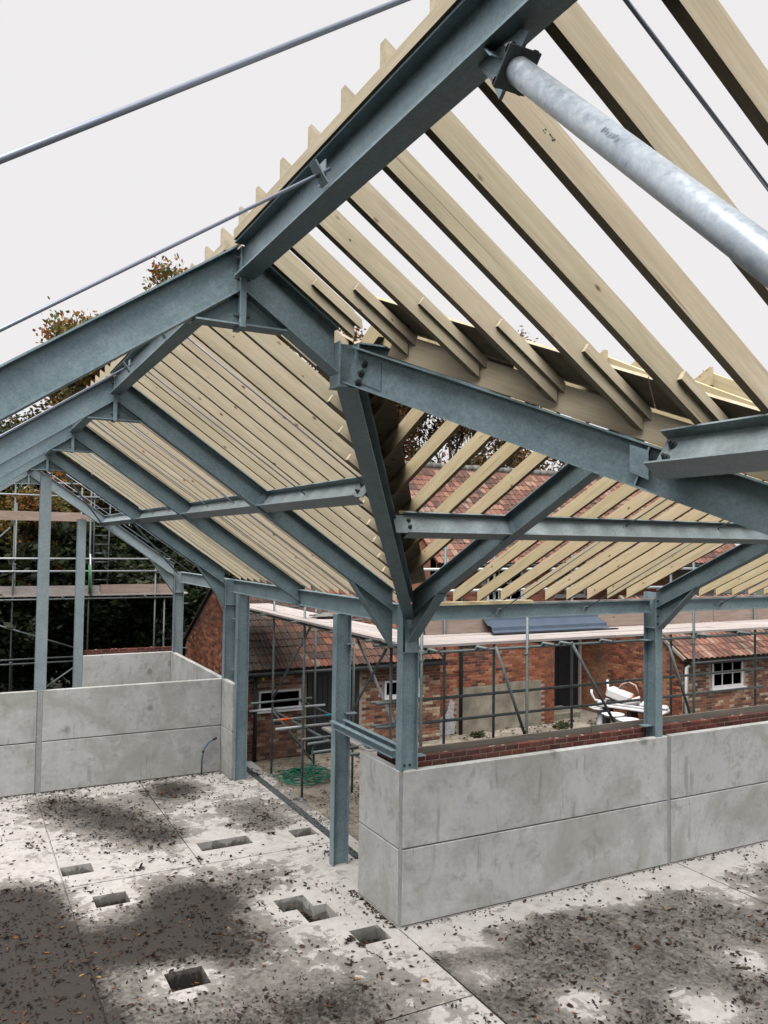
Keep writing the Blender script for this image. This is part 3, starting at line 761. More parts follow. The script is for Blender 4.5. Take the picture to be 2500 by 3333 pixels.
def ink(parent, p, u, w, n_, cells):
    # a smudged stamp: short strokes lying on the face
    p = V(p); u = V(u).normalized(); w = V(w).normalized(); n_ = V(n_).normalized()
    vs = []; fs = []
    for (a, b, l, h) in cells:
        k = len(vs)
        for (x, y) in ((a, b), (a + l, b + 0.15 * h), (a + l * 0.95, b + h), (a - 0.1 * l, b + 0.9 * h)): vs.append(u * x + w * y)
        fs.append((k, k + 1, k + 2, k + 3))
    m = Matrix.Translation(p + n_ * 0.0012)
    return link('ink_stamp', mesh_from('ink_stamp', vs, fs, INKB, fix=False), parent, m)
INKB = m_plain('black_ink', (0.05, 0.045, 0.04), 0.7, 0.4, 80, bump=0)
rs = random.Random(4)
strokes = [(0.012 * i + rs.uniform(-.003, .003), 0.011 * j + rs.uniform(-.003, .003), rs.uniform(.006, .012), rs.uniform(.005, .010)) for i in range(6) for j in range(2) if rs.random() < .75]
near = [o for o in bpy.data.objects if o.name.startswith('rafter') and o.type == 'MESH' and o.parent == MR]
sm = []
for i in range(7):
    t_ = 0.62 + 0.012 * i; a0 = rs.uniform(-0.25, 0.05); a1 = a0 + rs.uniform(.25, .5)
    sm.append((t_, a0, a1, rs.uniform(.006, .010)))
tv_ = []; tf_ = []; yy_ = (CAM - (TB0 + TBd * 0.65)); yy_ = (yy_ - TBd * yy_.dot(TBd)).normalized(); ss_ = TBd.cross(yy_)
for (t_, a0, a1, w_) in sm:
    k = len(tv_)
    for i in range(5):
        a = a0 + (a1 - a0) * i / 4 - 0.35; rr = yy_ * math.cos(a) + ss_ * math.sin(a)
        tv_ += [TBd * t_ + rr * 0.0453, TBd * (t_ + w_) + rr * 0.0453]
    tf_ += [(k + 2 * i, k + 2 * i + 1, k + 2 * i + 3, k + 2 * i + 2) for i in range(4)]
link('ink_smudge', mesh_from('ink_smudge', tv_, tf_, INK, fix=False), tb, Matrix.Translation(TB0))
def nearest(y): return min(near, key=lambda o: abs(wm(o).translation.y - y))
for yy, (x, z), sc in ((-6.83, (-3.194, 6.655), 0.9), (-5.60, (-2.55, 6.225), 1.2)):
    o = nearest(yy); yf = wm(o).translation.y - RW / 2
    ink(o, (x, yf, z), (1, 0, -TM), (TM, 0, 1), (0, -1, 0), [(a * sc, b * sc, c_ * sc, d_ * sc) for a, b, c_, d_ in strokes])

# ------------------------------------------------------------------ concrete panel walls
def panel(parent, lo, hi, mat=CONC):
    return box('panel', lo, hi, mat, parent, 0.008)
w1 = thing('concrete_wall', (2.4, 0.06, 0), 'long grey precast concrete wall below the corner column, right of the floor sockets', 'wall')
for a, b in ((0.045, 4.825), (4.905, 9.6)):
    panel(w1, (a, 0.0, 0.012), (b, 0.11, 0.988)); panel(w1, (a, 0.0, 1.004), (b, 0.11, 2.0))
for x in (4.865,): box('joint_strip', (x - 0.036, 0.014, 0.0), (x + 0.036, 0.10, 1.99), GROUT, w1)
w2 = thing('concrete_wall', (0.06, 0.6, 0), 'short return of the concrete wall facing the wide door opening', 'wall')
panel(w2, (0.0, 0.05, 0.012), (0.11, 1.217, 0.988)); panel(w2, (0.0, 0.05, 1.004), (0.11, 1.217, 2.0))
box('joint_strip', (0.008, 0.006, 0.0), (0.043, 0.046, 1.985), GROUT, w2)
w3 = thing('concrete_wall', (-4, F4, 0), 'tall grey concrete cross wall at far left with a blue pipe against it', 'wall')
for a, b in ((RX + 0.055, -0.006), (-7.5, RX - 0.055)):
    panel(w3, (a, F4, 0.012), (b, F4 + 0.11, 0.988)); panel(w3, (a, F4, 1.004), (b, F4 + 0.11, 2.0))
box('joint_strip', (RX - 0.05, F4 + 0.012, 0), (RX + 0.05, F4 + 0.10, 1.995), GROUT, w3)
w4 = thing('concrete_wall', (0.06, 7.7, 0), 'short concrete wall end beside the far door post', 'wall')
panel(w4, (0.0, 7.30, 0.012), (0.11, F4 + 0.11, 0.988)); panel(w4, (0.0, 7.30, 1.004), (0.11, F4 + 0.11, 2.0))
w5 = thing('concrete_wall', (-1.1, 12.9, 0), 'rear concrete wall seen above the cross wall, below the scaffold', 'wall')
panel(w5, (-2.24, 12.86, 0.012), (0.0, 12.97, 0.988)); panel(w5, (-2.24, 12.86, 1.004), (0.0, 12.97, 2.0))
w6 = thing('concrete_wall', (0.06, 10.5, 0), 'concrete side wall running back to the rear wall beside the brick gable', 'wall')
panel(w6, (0.004, F4 + 0.13, 0.012), (0.11, 12.97, 0.988)); panel(w6, (0.004, F4 + 0.13, 1.004), (0.11, 12.97, 2.0))

# ------------------------------------------------------------------ brick work
def cube_faces(lo, hi, skip=()):
    x0, y0, z0 = lo; x1, y1, z1 = hi
    vs = [(x0, y0, z0), (x1, y0, z0), (x1, y1, z0), (x0, y1, z0), (x0, y0, z1), (x1, y0, z1), (x1, y1, z1), (x0, y1, z1)]
    fs = [(0, 3, 2, 1), (4, 5, 6, 7), (0, 1, 5, 4), (1, 2, 6, 5), (2, 3, 7, 6), (3, 0, 4, 7)]
    return vs, fs
from bpy_extras.object_utils import world_to_camera_view
CM = (Matrix.Translation(CAM) @ camo.rotation_euler.to_matrix().to_4x4()).inverted()
def pix(p):
    q = CM @ V(p); d = max(1e-3, -q.z)
    return 1250 + 2652.07 * q.x / d, 1666.5 - 2652.07 * q.y / d, -q.z
def tint_mesh(name, vs, fs, tints, mat, smooth=False):
    me = mesh_from(name, vs, fs, mat, fix=False, smooth=smooth)
    a = me.attributes.new('tint', 'FLOAT', 'FACE'); a.data.foreach_set('value', tints)
    return me
BMESH = {}
def brick_shared(key, l, h, t):
    k = (key, round(l, 3), round(h, 3), round(t, 3))
    if k not in BMESH: BMESH[k] = box_mesh('brick', l, t, h, MATS[key, 'obj'], 0.004)
    return BMESH[k]
def brickwork(parent, o, u, n, length, z0, z1, key, inside=None, windows=(), limit=300, BL=0.225, BH=0.075, tone=None):
    """running bond on a vertical wall; o base corner, u along the wall, n outward normal.
    inside(s,z) tells whether a brick at s,z belongs; windows = pixel boxes where single bricks can be seen"""
    o = V(o); u = V(u); n = V(n); rows = int((z1 - z0) / BH); cand = []
    for r in range(rows):
        off = (r % 2) * BL / 2
        s = -off
        while s < length:
            a = max(s, 0) + 0.005; b = min(s + BL, length) - 0.005
            zc = z0 + (r + 0.5) * BH
            if b - a > 0.04 and (inside is None or (inside(a, zc) and inside(b, zc))):
                c = o + u * ((a + b) / 2) + NZ * (zc - o.z)
                px, py, d = pix(c)
                cand.append((c, b - a, px, py, d))
            s += BL
    vis = [i for i, q in enumerate(cand) if any(w[0] < q[2] < w[2] and w[1] < q[3] < w[3] for w in windows)]
    vis.sort(key=lambda i: cand[i][4]); single = set(vis[:limit])
    rot = Matrix((u, n * -1, NZ)).transposed().to_4x4()
    vs = []; fs = []; ts = []
    for i, (c, l, px, py, d) in enumerate(cand):
        pr_ = random.uniform(0.006, 0.013)
        if i in single:
            m = rot.copy(); m.translation = c + n * (pr_ - 0.03) - NZ * 0.0325
            ob = link('brick', brick_shared(key, l, 0.065, 0.06), parent, m)
        else:
            if not (-250 < px < 2750 and 1300 < py < 3000): continue
            b0 = len(vs); h = 0.0325
            for dz in (-h, h):
                for (du, dn) in ((-l / 2, -0.02), (l / 2, -0.02), (l / 2, pr_), (-l / 2, pr_)):
                    vs.append(c + u * du + n * dn + NZ * dz)
            fs += [(b0 + 3, b0 + 2, b0 + 6, b0 + 7), (b0 + 4, b0 + 7, b0 + 6, b0 + 5)[::-1], (b0, b0 + 1, b0 + 2, b0 + 3)[::-1], (b0 + 1, b0 + 2, b0 + 6, b0 + 5)[::-1], (b0, b0 + 3, b0 + 7, b0 + 4)]
            t = random.random() if tone is None else tone(c)
            ts += [t] * 5
    if vs:
        pl = wm(parent).translation
        me = tint_mesh('brickwork', [v - pl for v in vs], fs, ts, MATS[key, 'attr'])
        bm = bmesh.new(); bm.from_mesh(me); bmesh.ops.recalc_face_normals(bm, faces=bm.faces); bm.to_mesh(me); bm.free()
        ob = link('brickwork', me, parent, Matrix.Translation(pl)); ob['kind'] = 'stuff'
def poly_wall(name, pts, n, th, mat, parent):
    """solid wall slab: outline pts on the outer face, thickness th inwards"""
    n = V(n); c = V(pts[0]); k = len(pts)
    vs = [V(p) - c for p in pts] + [V(p) - c - n * th for p in pts]
    fs = [tuple(range(k)), tuple(range(k, 2 * k))] + [(i, (i + 1) % k, (i + 1) % k + k, i + k) for i in range(k)]
    return link(name, mesh_from(name, vs, fs, mat), parent, Matrix.Translation(c))

# new brick courses bedded on the outer edge behind the concrete walls
def upstand(name, label, o, u, n, length, ztop, courses=3, cap=0.10):
    t = thing(name, o, label, 'brick wall')
    o = V(o); u = V(u); n = V(n)
    z = ztop - courses * 0.075
    rot = Matrix((u, n * -1, NZ)).transposed().to_4x4()
    m = rot.copy(); m.translation = o + u * length / 2 + NZ * 0.0
    link('mortar', box_mesh('mortar', length, 0.09, ztop - 0.012, MORTAR), t, m)
    for r in range(courses):
        s = -(r % 2) * 0.1125
        while s < length:
            a = max(0, s) + 0.005; b = min(length, s + 0.225) - 0.005
            if b - a > 0.03:
                m = rot.copy(); m.translation = o + u * ((a + b) / 2) + NZ * (z + r * 0.075 + 0.005) + n * random.uniform(-0.002, 0.002)
                link('brick', brick_shared('brick_new', b - a, 0.065, 0.102), t, m)
            s += 0.225
    for k in range(int(length / 0.225 * 0.7)):       # mortar squeezed out on the top bed
        s = random.uniform(0, length)
        bm = bmesh.new(); bmesh.ops.create_icosphere(bm, subdivisions=1, radius=1)
        for v in bm.verts: v.co = V((v.co.x * random.uniform(.02, .05), v.co.y * .02, max(-0.2, v.co.z) * .012)) * random.uniform(.7, 1.2)
        me_ = bpy.data.meshes.new('mortar_dab'); bm.to_mesh(me_); bm.free(); me_.materials.append(MORTAR)
        m = rot.copy(); m.translation = o + u * s + NZ * ztop + n * random.uniform(-.03, .045)
        link('mortar_dab', me_, t, m)
    return t
upstand('brick_upstand', 'two red brick courses along the long concrete wall, left of the right column', (0.30, 0.30, 0), (1, 0, 0), (0, -1, 0), 4.32, 2.105)
upstand('brick_upstand', 'two red brick courses along the concrete wall, right of the right column', (4.75, 0.30, 0), (1, 0, 0), (0, -1, 0), 4.7, 2.105)
upstand('brick_upstand', 'short red brick course behind the wall return by the corner column', (0.32, 1.2, 0), (0, -1, 0), (-1, 0, 0), 0.95, 2.10)
upstand('brick_upstand', 'thin red brick course on the rear concrete wall', (-2.22, 13.06, 0), (1, 0, 0), (0, -1, 0), 2.3, 2.12)

# ------------------------------------------------------------------ pantile roofs
def tile_mesh(key, src, w=0.205, l=0.34, waves=1):
    vs = []; n = 7 if waves == 1 else 11
    prof = []
    for k in range(n):
        t = k / (n - 1); x = (t - 0.5) * (w + 0.03)
        z = (0.022 if waves == 1 else 0.016) * math.sin(t * 2 * PI * 0.95 * waves + 0.2) + 0.012
        prof.append((x, z))
    for (y, dz) in ((0, 0.022), (l, 0.0)):
        for (x, z) in prof: vs.append((x, y, z + dz))
    for (x, z) in prof: vs.append((x, 0.0, z + 0.006))
    fs = [(k, k + 1, n + k + 1, n + k) for k in range(n - 1)] + [(k, 2 * n + k, 2 * n + k + 1, k + 1) for k in range(n - 1)]
    me = mesh_from('roof_tile', vs, fs, MATS[key, src], fix=False)
    return me
def tile_roof(parent, o, u, up_, W, Lr, key, windows, limit=300, waves=1):
    """o: eaves left corner, u along eaves, up_ up the slope (unit)"""
    o = V(o); u = V(u); up_ = V(up_); n = u.cross(up_).normalized()
    if n.z < 0: n = -n
    me1 = tile_mesh(key, 'obj', waves=waves)
    gv = [v.co.copy() for v in me1.vertices]; gf = [tuple(p.vertices) for p in me1.polygons]
    rows = int(Lr / 0.27); cols = int(W / 0.205); cand = []
    for r in range(rows):
        for c in range(cols):
            p = o + u * (0.205 * (c + 0.5)) + up_ * (0.27 * r) + n * (0.012 + 0.02 * noise.noise(V((c * 0.2, r * 0.3, 5))))
            px, py, d = pix(p); cand.append((p, px, py, d))
    vis = [i for i, q in enumerate(cand) if any(w[0] < q[1] < w[2] and w[1] < q[2] < w[3] for w in windows)]
    vis.sort(key=lambda i: cand[i][3]); single = set(vis[:limit])
    rot = Matrix((u, up_, n)).transposed().to_4x4(); vs = []; fs = []; ts = []
    for i, (p, px, py, d) in enumerate(cand):
        m = rot @ Matrix.Rotation(random.uniform(-.02, .02), 4, 'Z') @ Matrix.Rotation(random.uniform(-.012, .02), 4, 'X'); m.translation = p
        if i in single: link('roof_tile', me1, parent, m)
        else:
            b = len(vs); vs += [m @ v for v in gv]; fs += [tuple(b + k for k in f) for f in gf]
            ts += [min(1, max(0, random.random() * 0.75 + 0.5 * noise.noise(p * 0.6) + 0.12))] * len(gf)
    if vs:
        pl = wm(parent).translation
        ob = link('tiling', tint_mesh('tiling', [v - pl for v in vs], fs, ts, MATS[key, 'attr']), parent, Matrix.Translation(pl)); ob['kind'] = 'stuff'
def window(parent, lo, hi, n, bars=(2, 1), fr=0.05, sill=True):
    """white framed window standing on a wall facing -y (lo/hi: x,z corners, y plane)"""
    x0, y, z0 = lo; x1, _, z1 = hi
    f = box('window_frame', (x0, y - 0.03, z1 - fr), (x1, y + 0.04, z1), WHITE, parent)
    box('frame_bottom', (x0, y - 0.03, z0), (x1, y + 0.04, z0 + fr), WHITE, f)
    box('frame_side', (x0, y - 0.03, z0 + fr), (x0 + fr, y + 0.04, z1 - fr), WHITE, f)
    box('frame_side', (x1 - fr, y - 0.03, z0 + fr), (x1, y + 0.04, z1 - fr), WHITE, f)
    for k in range(1, bars[0] + 1):
        x = x0 + (x1 - x0) * k / (bars[0] + 1); box('glazing_bar', (x - 0.012, y - 0.015, z0 + fr), (x + 0.012, y + 0.02, z1 - fr), WHITE, f)
    for k in range(1, bars[1] + 1):
        z = z0 + (z1 - z0) * k / (bars[1] + 1); box('glazing_bar', (x0 + fr, y - 0.012, z - 0.010), (x1 - fr, y + 0.016, z + 0.010), WHITE, f)
    box('pane', (x0 + fr, y + 0.005, z0 + fr), (x1 - fr, y + 0.012, z1 - fr), GLASS_D, f)
    if sill: box('sill', (x0 - 0.06, y - 0.10, z0 - 0.05), (x1 + 0.06, y + 0.03, z0 - 0.002), WHITE, f)

# --- low outbuilding behind the door opening
A = thing('brick_outbuilding', (3.3, 8.6, 0), 'low mixed brick outbuilding with dark red pantiles behind the wide door opening', 'building')
AX0, AX1, AY = 0.75, 5.92, 8.6; AP = 11.4; AZ = 3.85; AE = 2.18
sA = (AZ - AE) / (AP - AY)
poly_wall('wall', [(AX0, AY, 0), (AX1, AY, 0), (AX1, AY, AE), (AX0, AY, AE)], (0, -1, 0), 0.22, MORTAR, A)
holes = [(1.03, 2.06, 1.10, 1.56), (2.19, 3.62, 0, 1.98), (4.29, 5.30, 1.15, 1.58)]
def inA(s, z):
    x = AX0 + s
    return z < AE - 0.04 and not any(a - 0.02 < x < b + 0.02 and c - 0.02 < z < d + 0.02 for a, b, c, d in holes)
brickwork(A, (AX0, AY, 0), (1, 0, 0), (0, -1, 0), AX1 - AX0, 0.0, AE, 'brick_mixed', inA, [(815, 2180, 1010, 2330), (1160, 2150, 1290, 2330), (1370, 2150, 1430, 2420)], 200)
poly_wall('gable_wall', [(AX0, AY + 0.01, 0), (AX0, 14.2, 0), (AX0, 14.2, AZ - sA * (14.2 - AP)), (AX0, AP, AZ - 0.06), (AX0, AY + 0.01, AE)], (-1, 0, 0), 0.22, MORTAR_D, A)
brickwork(A, (AX0, 14.2, 0), (0, -1, 0), (-1, 0, 0), 14.2 - AY, 1.2, AZ, 'brick_red', lambda s, z: z < AZ - sA * abs(14.2 - s - AP) - 0.1, [(595, 1930, 735, 2230)], 100)
uA = V((0, AP - AY + 0.25, AZ - AE + 0.25 * sA)).normalized()
prism('roof', [(AX0 - 0.08, AY - 0.22, AE - 0.22 * sA), (AX1, AY - 0.22, AE - 0.22 * sA), (AX1, AP, AZ), (AX0 - 0.08, AP, AZ)], V((0, -sA, 1)), 0.05, BLACK, A)
prism('roof', [(AX0 - 0.08, AP, AZ), (AX1, AP, AZ), (AX1, 14.5, AZ - sA * (14.5 - AP)), (AX0 - 0.08, 14.5, AZ - sA * (14.5 - AP))], V((0, sA, 1)), 0.05, MATS['tile_dark', 'obj'], A)
tile_roof(A, (AX0 - 0.1, AY - 0.28, AE - 0.28 * sA + 0.045), (1, 0, 0), uA, AX1 - AX0 + 0.1, 3.3, 'tile_dark', [(810, 2000, 1290, 2160)], 300, 2)
tube('ridge_tiles', [(AX0 - 0.1, AP, AZ + 0.02), (AX1, AP, AZ + 0.02)], 0.10, MATS['tile_dark', 'obj'], A, 10)
box('verge_board', (AX0 - 0.10, AY - 0.25, AE - 0.30), (AX0 - 0.02, AY - 0.18, AE - 0.08), BLACK, A)
tube('gutter', [(AX0 - 0.1, AY - 0.30, AE - 0.20), (AX1, AY - 0.30, AE - 0.20)], 0.055, BLACK, A, 10)
box('fascia', (AX0, AY - 0.06, AE - 0.26), (AX1, AY - 0.012, AE - 0.10), BLACK, A)
window(A, (1.03, AY - 0.005, 1.12), (2.06, 0, 1.56), None, (0, 0), 0.045)
window(A, (4.29, AY - 0.005, 1.18), (5.30, 0, 1.58), None, (0, 0), 0.05)
dA_ = box('door', (2.22, AY - 0.03, 0), (3.0, AY + 0.02, 1.97), BLACK, A)
for k in range(6): box('door_board', (2.225 + k * 0.13, AY - 0.045, 0.03), (2.345 + k * 0.13, AY - 0.031, 1.95), BLACK, dA_, 0.003)
box('doorway', (3.02, AY - 0.012, 0), (3.60, AY + 0.02, 1.97), BLACK, A)
tube('downpipe', [(0.93, AY - 0.08, 2.0), (0.93, AY - 0.08, 0.0)], 0.045, BLACK, A)
box('yellow_tag', (1.10, AY - 0.03, 1.80), (1.15, AY - 0.014, 1.87), YELLOW, A)

# --- two-storey red brick house
H = thing('brick_house', (9, 8.9, 0), 'two storey red brick house with orange pantiled roof beyond the cross wing', 'house')
HX0, HX1, HY, HE = 5.95, 18.0, 8.9, 4.68; HR = 12.2; HZ = 7.38; sH = (HZ - HE) / (HR - HY)
poly_wall('wall', [(HX0, HY, 0), (9.9, HY, 0), (9.9, HY, HE), (HX0, HY, HE)], (0, -1, 0), 0.3, MORTAR, H)
poly_wall('wall', [(9.9, HY + 0.01, 0), (9.9, 10.24, 0), (9.9, 10.24, HE), (9.9, HY + 0.01, HE)], (1, 0, 0), 0.29, MATS['brick_red', 'obj'], H)
poly_wall('wall', [(9.91, 10.25, 0), (HX1, 10.25, 0), (HX1, 10.25, HE + 0.9), (9.91, 10.25, HE + 0.9)], (0, -1, 0), 0.3, MORTAR_D, H)
hh = [(7.55, 8.75, 3.45, 4.45), (6.3, 6.31, 0, 0.01)]
def toneB(c):
    base = 0.62 + 0.5 * noise.noise(c * 0.8) + random.uniform(-0.3, 0.25)
    return min(1, max(0, base))
brickwork(H, (HX0, HY, 0), (1, 0, 0), (0, -1, 0), 9.9 - HX0, 0.0, HE, 'brick_red', lambda s, z: not any(a - .03 < HX0 + s < b + .03 and c - .03 < z < d + .03 for a, b, c, d in hh) and not (z < 1.18 and 0.72 < s < 3.46), [(1490, 2100, 1760, 2230), (1760, 2230, 1785, 2350), (1440, 2110, 1490, 2400), (1380, 1790, 1720, 1985)], 300, tone=toneB)
brickwork(H, (9.91, 10.25, 0), (1, 0, 0), (0, -1, 0), 6.0, 3.0, HE + 0.2, 'brick_red', None, [], 0, tone=toneB)
poly_wall('whitewash_patch', [(5.97, HY - 0.018, 0.0), (6.55, HY - 0.018, 0.0), (6.60, HY - 0.018, 0.35), (6.50, HY - 0.018, 0.52), (6.56, HY - 0.018, 0.80), (6.42, HY - 0.018, 0.95), (6.30, HY - 0.018, 0.55), (6.05, HY - 0.018, 0.42), (5.97, HY - 0.018, 0.30)], (0, -1, 0), 0.02, WASH, H)
rn = poly_wall('render_patch', [(6.66, HY - 0.022, -0.02), (9.40, HY - 0.022, -0.02), (9.42, HY - 0.022, 0.75), (9.36, HY - 0.022, 1.05), (9.45, HY - 0.022, 1.22), (8.6, HY - 0.022, 1.25), (7.4, HY - 0.022, 1.17), (6.66, HY - 0.022, 1.21)], (0, -1, 0), 0.02, RENDERM, H)
uH = V((0, HR - HY + 0.3, HZ - HE + 0.3 * sH)).normalized()
prism('roof', [(HX0 - 0.1, HY - 0.25, HE - 0.25 * sH), (HX1, HY - 0.25, HE - 0.25 * sH), (HX1, HR, HZ), (HX0 - 0.1, HR, HZ)], V((0, -sH, 1)), 0.06, MATS['tile_dark', 'obj'], H)
prism('roof', [(HX0 - 0.1, HR, HZ), (HX1, HR, HZ), (HX1, 15.6, HE - 0.1), (HX0 - 0.1, 15.6, HE - 0.1)], V((0, sH, 1)), 0.06, MATS['tile_dark', 'obj'], H)
tile_roof(H, (HX0 - 0.12, HY - 0.3, HE - 0.3 * sH + 0.05), (1, 0, 0), uH, HX1 - HX0, 4.5, 'tile', [(1310, 1540, 1660, 1830), (1700, 1600, 2050, 1720)], 300, 2)
for k in range(40):
    x = HX0 + k * 0.30
    tube('ridge_tile', [(x, HR, HZ + 0.03 + random.uniform(-.012, .012)), (x + 0.29, HR, HZ + 0.03 + random.uniform(-.012, .012))], 0.115, LEAD, H, 8)
poly_wall('gable_wall', [(HX0, HY + 0.01, 0), (HX0, 15.4, 0), (HX0, 15.4, HE - 0.1), (HX0, HR, HZ - 0.08), (HX0, HY + 0.01, HE)], (-1, 0, 0), 0.29, MATS['brick_red', 'obj'], H)
tube('gutter', [(HX0, HY - 0.34, HE - 0.25), (HX1, HY - 0.34, HE - 0.25)], 0.055, BLACK, H, 8)
window(H, (7.55, HY - 0.005, 3.45), (8.75, 0, 4.45), None, (2, 1), 0.06)
window(H, (11.0, 10.24, 3.45), (12.2, 0, 4.45), None, (2, 1), 0.06)
tube('downpipe', [(6.70, HY - 0.09, 4.3), (6.70, HY - 0.09, 0.0)], 0.05, BLACK, H)
dh = box('door', (10.30, 10.19, 0.06), (11.90, 10.245, 2.9), BLACK, H)
for k in range(2): box('door_leaf', (10.32 + k * 0.79, 10.165, 0.08), (11.08 + k * 0.79, 10.188, 2.88), BLACK, dh, 0.004)
box('door_jamb', (11.90, 10.12, 0.0), (11.97, 10.24, 2.95), BOARD, H)
box('doorstep', (9.95, 9.25, -0.05), (11.2, 10.15, 0.16), RENDERM, H, 0.03)

# --- cottage at the right of the yard
Cc = thing('brick_cottage', (14, 6.2, 0), 'low red brick cottage with white sash window and pantiles at the right edge', 'building')
CX0, CX1, CY = 12.0, 17.5, 6.2; CE = 2.15; CR_ = 8.4; CZ = 3.55; sC = (CZ - CE) / (CR_ - CY)
poly_wall('wall', [(CX0, CY, 0), (CX1, CY, 0), (CX1, CY, CE), (CX0, CY, CE)], (0, -1, 0), 0.25, MORTAR, Cc)
brickwork(Cc, (CX0, CY, 0), (1, 0, 0), (0, -1, 0), 4.2, 0.3, CE, 'brick_mixed', lambda s, z: not (1.07 < s < 2.4 and 1.10 < z < 1.98) and z < CE - 0.03, [(2225, 2150, 2330, 2330), (2425, 2150, 2500, 2320)], 120)
poly_wall('gable_wall', [(CX0, CY + 0.01, 0), (CX0, 10.24, 0), (CX0, 10.24, CZ - sC * (10.24 - CR_)), (CX0, CR_, CZ - 0.05), (CX0, CY + 0.01, CE)], (-1, 0, 0), 0.24, MORTAR_D, Cc)
brickwork(Cc, (CX0, 10.24, 0), (0, -1, 0), (-1, 0, 0), 10.24 - CY, 0.0, CZ, 'brick_red', lambda s, z: z < CZ - sC * abs(10.24 - s - CR_) - 0.1, [(1895, 2080, 2110, 2240), (2175, 2090, 2225, 2330)], 180, tone=lambda c: min(1, max(0, 0.68 + 0.6 * noise.noise(c * 1.1) + random.uniform(-.25, .2))))
uC = V((0, CR_ - CY, CZ - CE)).normalized()
prism('roof', [(CX0 - 0.06, CY - 0.2, CE - 0.2 * sC), (CX1, CY - 0.2, CE - 0.2 * sC), (CX1, CR_, CZ), (CX0 - 0.06, CR_, CZ)], V((0, -sC, 1)), 0.05, BLACK, Cc)
prism('roof', [(CX0 - 0.06, CR_, CZ), (CX1, CR_, CZ), (CX1, 10.5, CZ - sC * 2.1), (CX0 - 0.06, 10.5, CZ - sC * 2.1)], V((0, sC, 1)), 0.05, MATS['tile_dark', 'obj'], Cc)
tile_roof(Cc, (CX0 - 0.08, CY - 0.27, CE - 0.27 * sC + 0.045), (1, 0, 0), uC, CX1 - CX0, 2.75, 'tile', [(2190, 2040, 2500, 2150)], 200)
extr('verge', rect(0.10, 0.07), (CX0 - 0.09, CY - 0.2, CE - 0.2 * sC + 0.03), (CX0 - 0.09, CR_, CZ + 0.03), V((0, -sC, 1)), RENDERM, Cc)
window(Cc, (13.10, CY - 0.005, 1.16), (14.34, 0, 1.94), None, (2, 1), 0.07)
tube('downpipe', [(12.42, CY - 0.20, 1.93), (12.1, CY - 0.20, 1.88), (12.05, CY - 0.10, 1.80), (12.05, CY - 0.08, 0.0)], 0.05, WHITE, Cc, 12)
tube('gutter', [(CX0, CY - 0.26, CE - 0.22), (CX1, CY - 0.26, CE - 0.22)], 0.05, BLACK, Cc, 8)

# ------------------------------------------------------------------ scaffolding
RT = 0.0242
CLAMP = None
def clamp_mesh():
    bm = bmesh.new(); bmesh.ops.create_cube(bm, size=1)
    for v in bm.verts: v.co = V((v.co.x * 0.075, v.co.y * 0.075, v.co.z * 0.05))
    bmesh.ops.bevel(bm, geom=bm.edges[:], offset=0.014, segments=1, affect='EDGES')
    r = bmesh.ops.create_cone(bm, cap_ends=True, segments=6, radius1=0.012, radius2=0.012, depth=0.06)
    for v in r['verts']: v.co = V((v.co.z + 0.05, v.co.x, v.co.y))
    me = bpy.data.meshes.new('clamp'); bm.to_mesh(me); bm.free(); me.materials.append(TUBEG); return me
CLAMP = clamp_mesh()
def scaf(t, a, b, mat=TUBEG, name='scaffold_tube'): return tube(name, [a, b], RT, mat, t, 10)
def clamp(t, p, rot=0.0): return link('clamp', CLAMP, t, Matrix.Translation(V(p)) @ Matrix.Rotation(rot, 4, 'Z'))
def boards(t, x0, x1, y0, y1, z, along='x', w=0.225, ln=3.9, mat=BOARD):
    a0, a1, b0, b1 = (x0, x1, y0, y1) if along == 'x' else (y0, y1, x0, x1)
    b = b0; k = 0
    while b + w * 0.5 < b1:
        a = a0 - random.uniform(0, 1.5) * (k % 2)
        while a < a1:
            s = max(a, a0 - 0.1 * random.random()); e = min(a + ln, a1)
            if e - s > 0.3:
                zz = z + random.uniform(-0.003, 0.006)
                if along == 'x': p0, p1 = (s + .006, b + w / 2, zz), (e - .006, b + w / 2, zz)
                else: p0, p1 = (b + w / 2, s + .006, zz), (b + w / 2, e - .006, zz)
                extr('scaffold_board', [(y, q) for y, q in rect(w - 0.008, 0.038)], p0, p1, NZ, mat, t)
            a += ln
        b += w; k += 1
S1 = thing('scaffold', (4, 1.4, 0), 'tube and board scaffold along the outside of the cross wing, blue sheet on it', 'scaffold')
YA, YB = 0.80, 1.95
for x in (0.77, 2.67, 6.32, 9.2): scaf(S1, (x, YA, 0), (x, YA, 4.05 if x < 3 else 5.2))
for x in (1.88, 2.86, 4.55, 7.0, 9.4): scaf(S1, (x, YB, 0), (x, YB, 5.0))
for z in (2.50, 2.13):
    scaf(S1, (0.6, YB - 0.05, z), (9.6, YB - 0.05, z + 0.02))
    for x in (1.88, 2.86, 4.55, 7.0): clamp(S1, (x, YB - 0.025, z + 0.003), -PI / 2)
for z in (4.23, 4.58): scaf(S1, (0.9, YB - 0.05, z), (9.6, YB - 0.05, z), TUBEW)
for y in (YA + 0.05, YB - 0.05): scaf(S1, (0.55, y, 3.405), (9.6, y, 3.405))
for x in (0.9, 1.75, 3.0, 3.35, 4.2, 5.2, 6.45, 7.5, 8.6): scaf(S1, (x, 0.55, 3.453), (x, 2.15, 3.453)); clamp(S1, (x, YA + 0.05, 3.43), -PI / 2)
scaf(S1, (2.03, 0.74, 3.45), (2.63, 0.74, 1.98)); scaf(S1, (3.50, 0.74, 3.45), (4.52, 0.74, 1.95)); scaf(S1, (5.65, 0.74, 3.3), (6.22, 0.74, 1.95))
for x in (0.77, 2.67, 6.32): clamp(S1, (x, YA + 0.03, 3.40), -PI / 2); clamp(S1, (x, YA + 0.02, 3.30), 0.4)
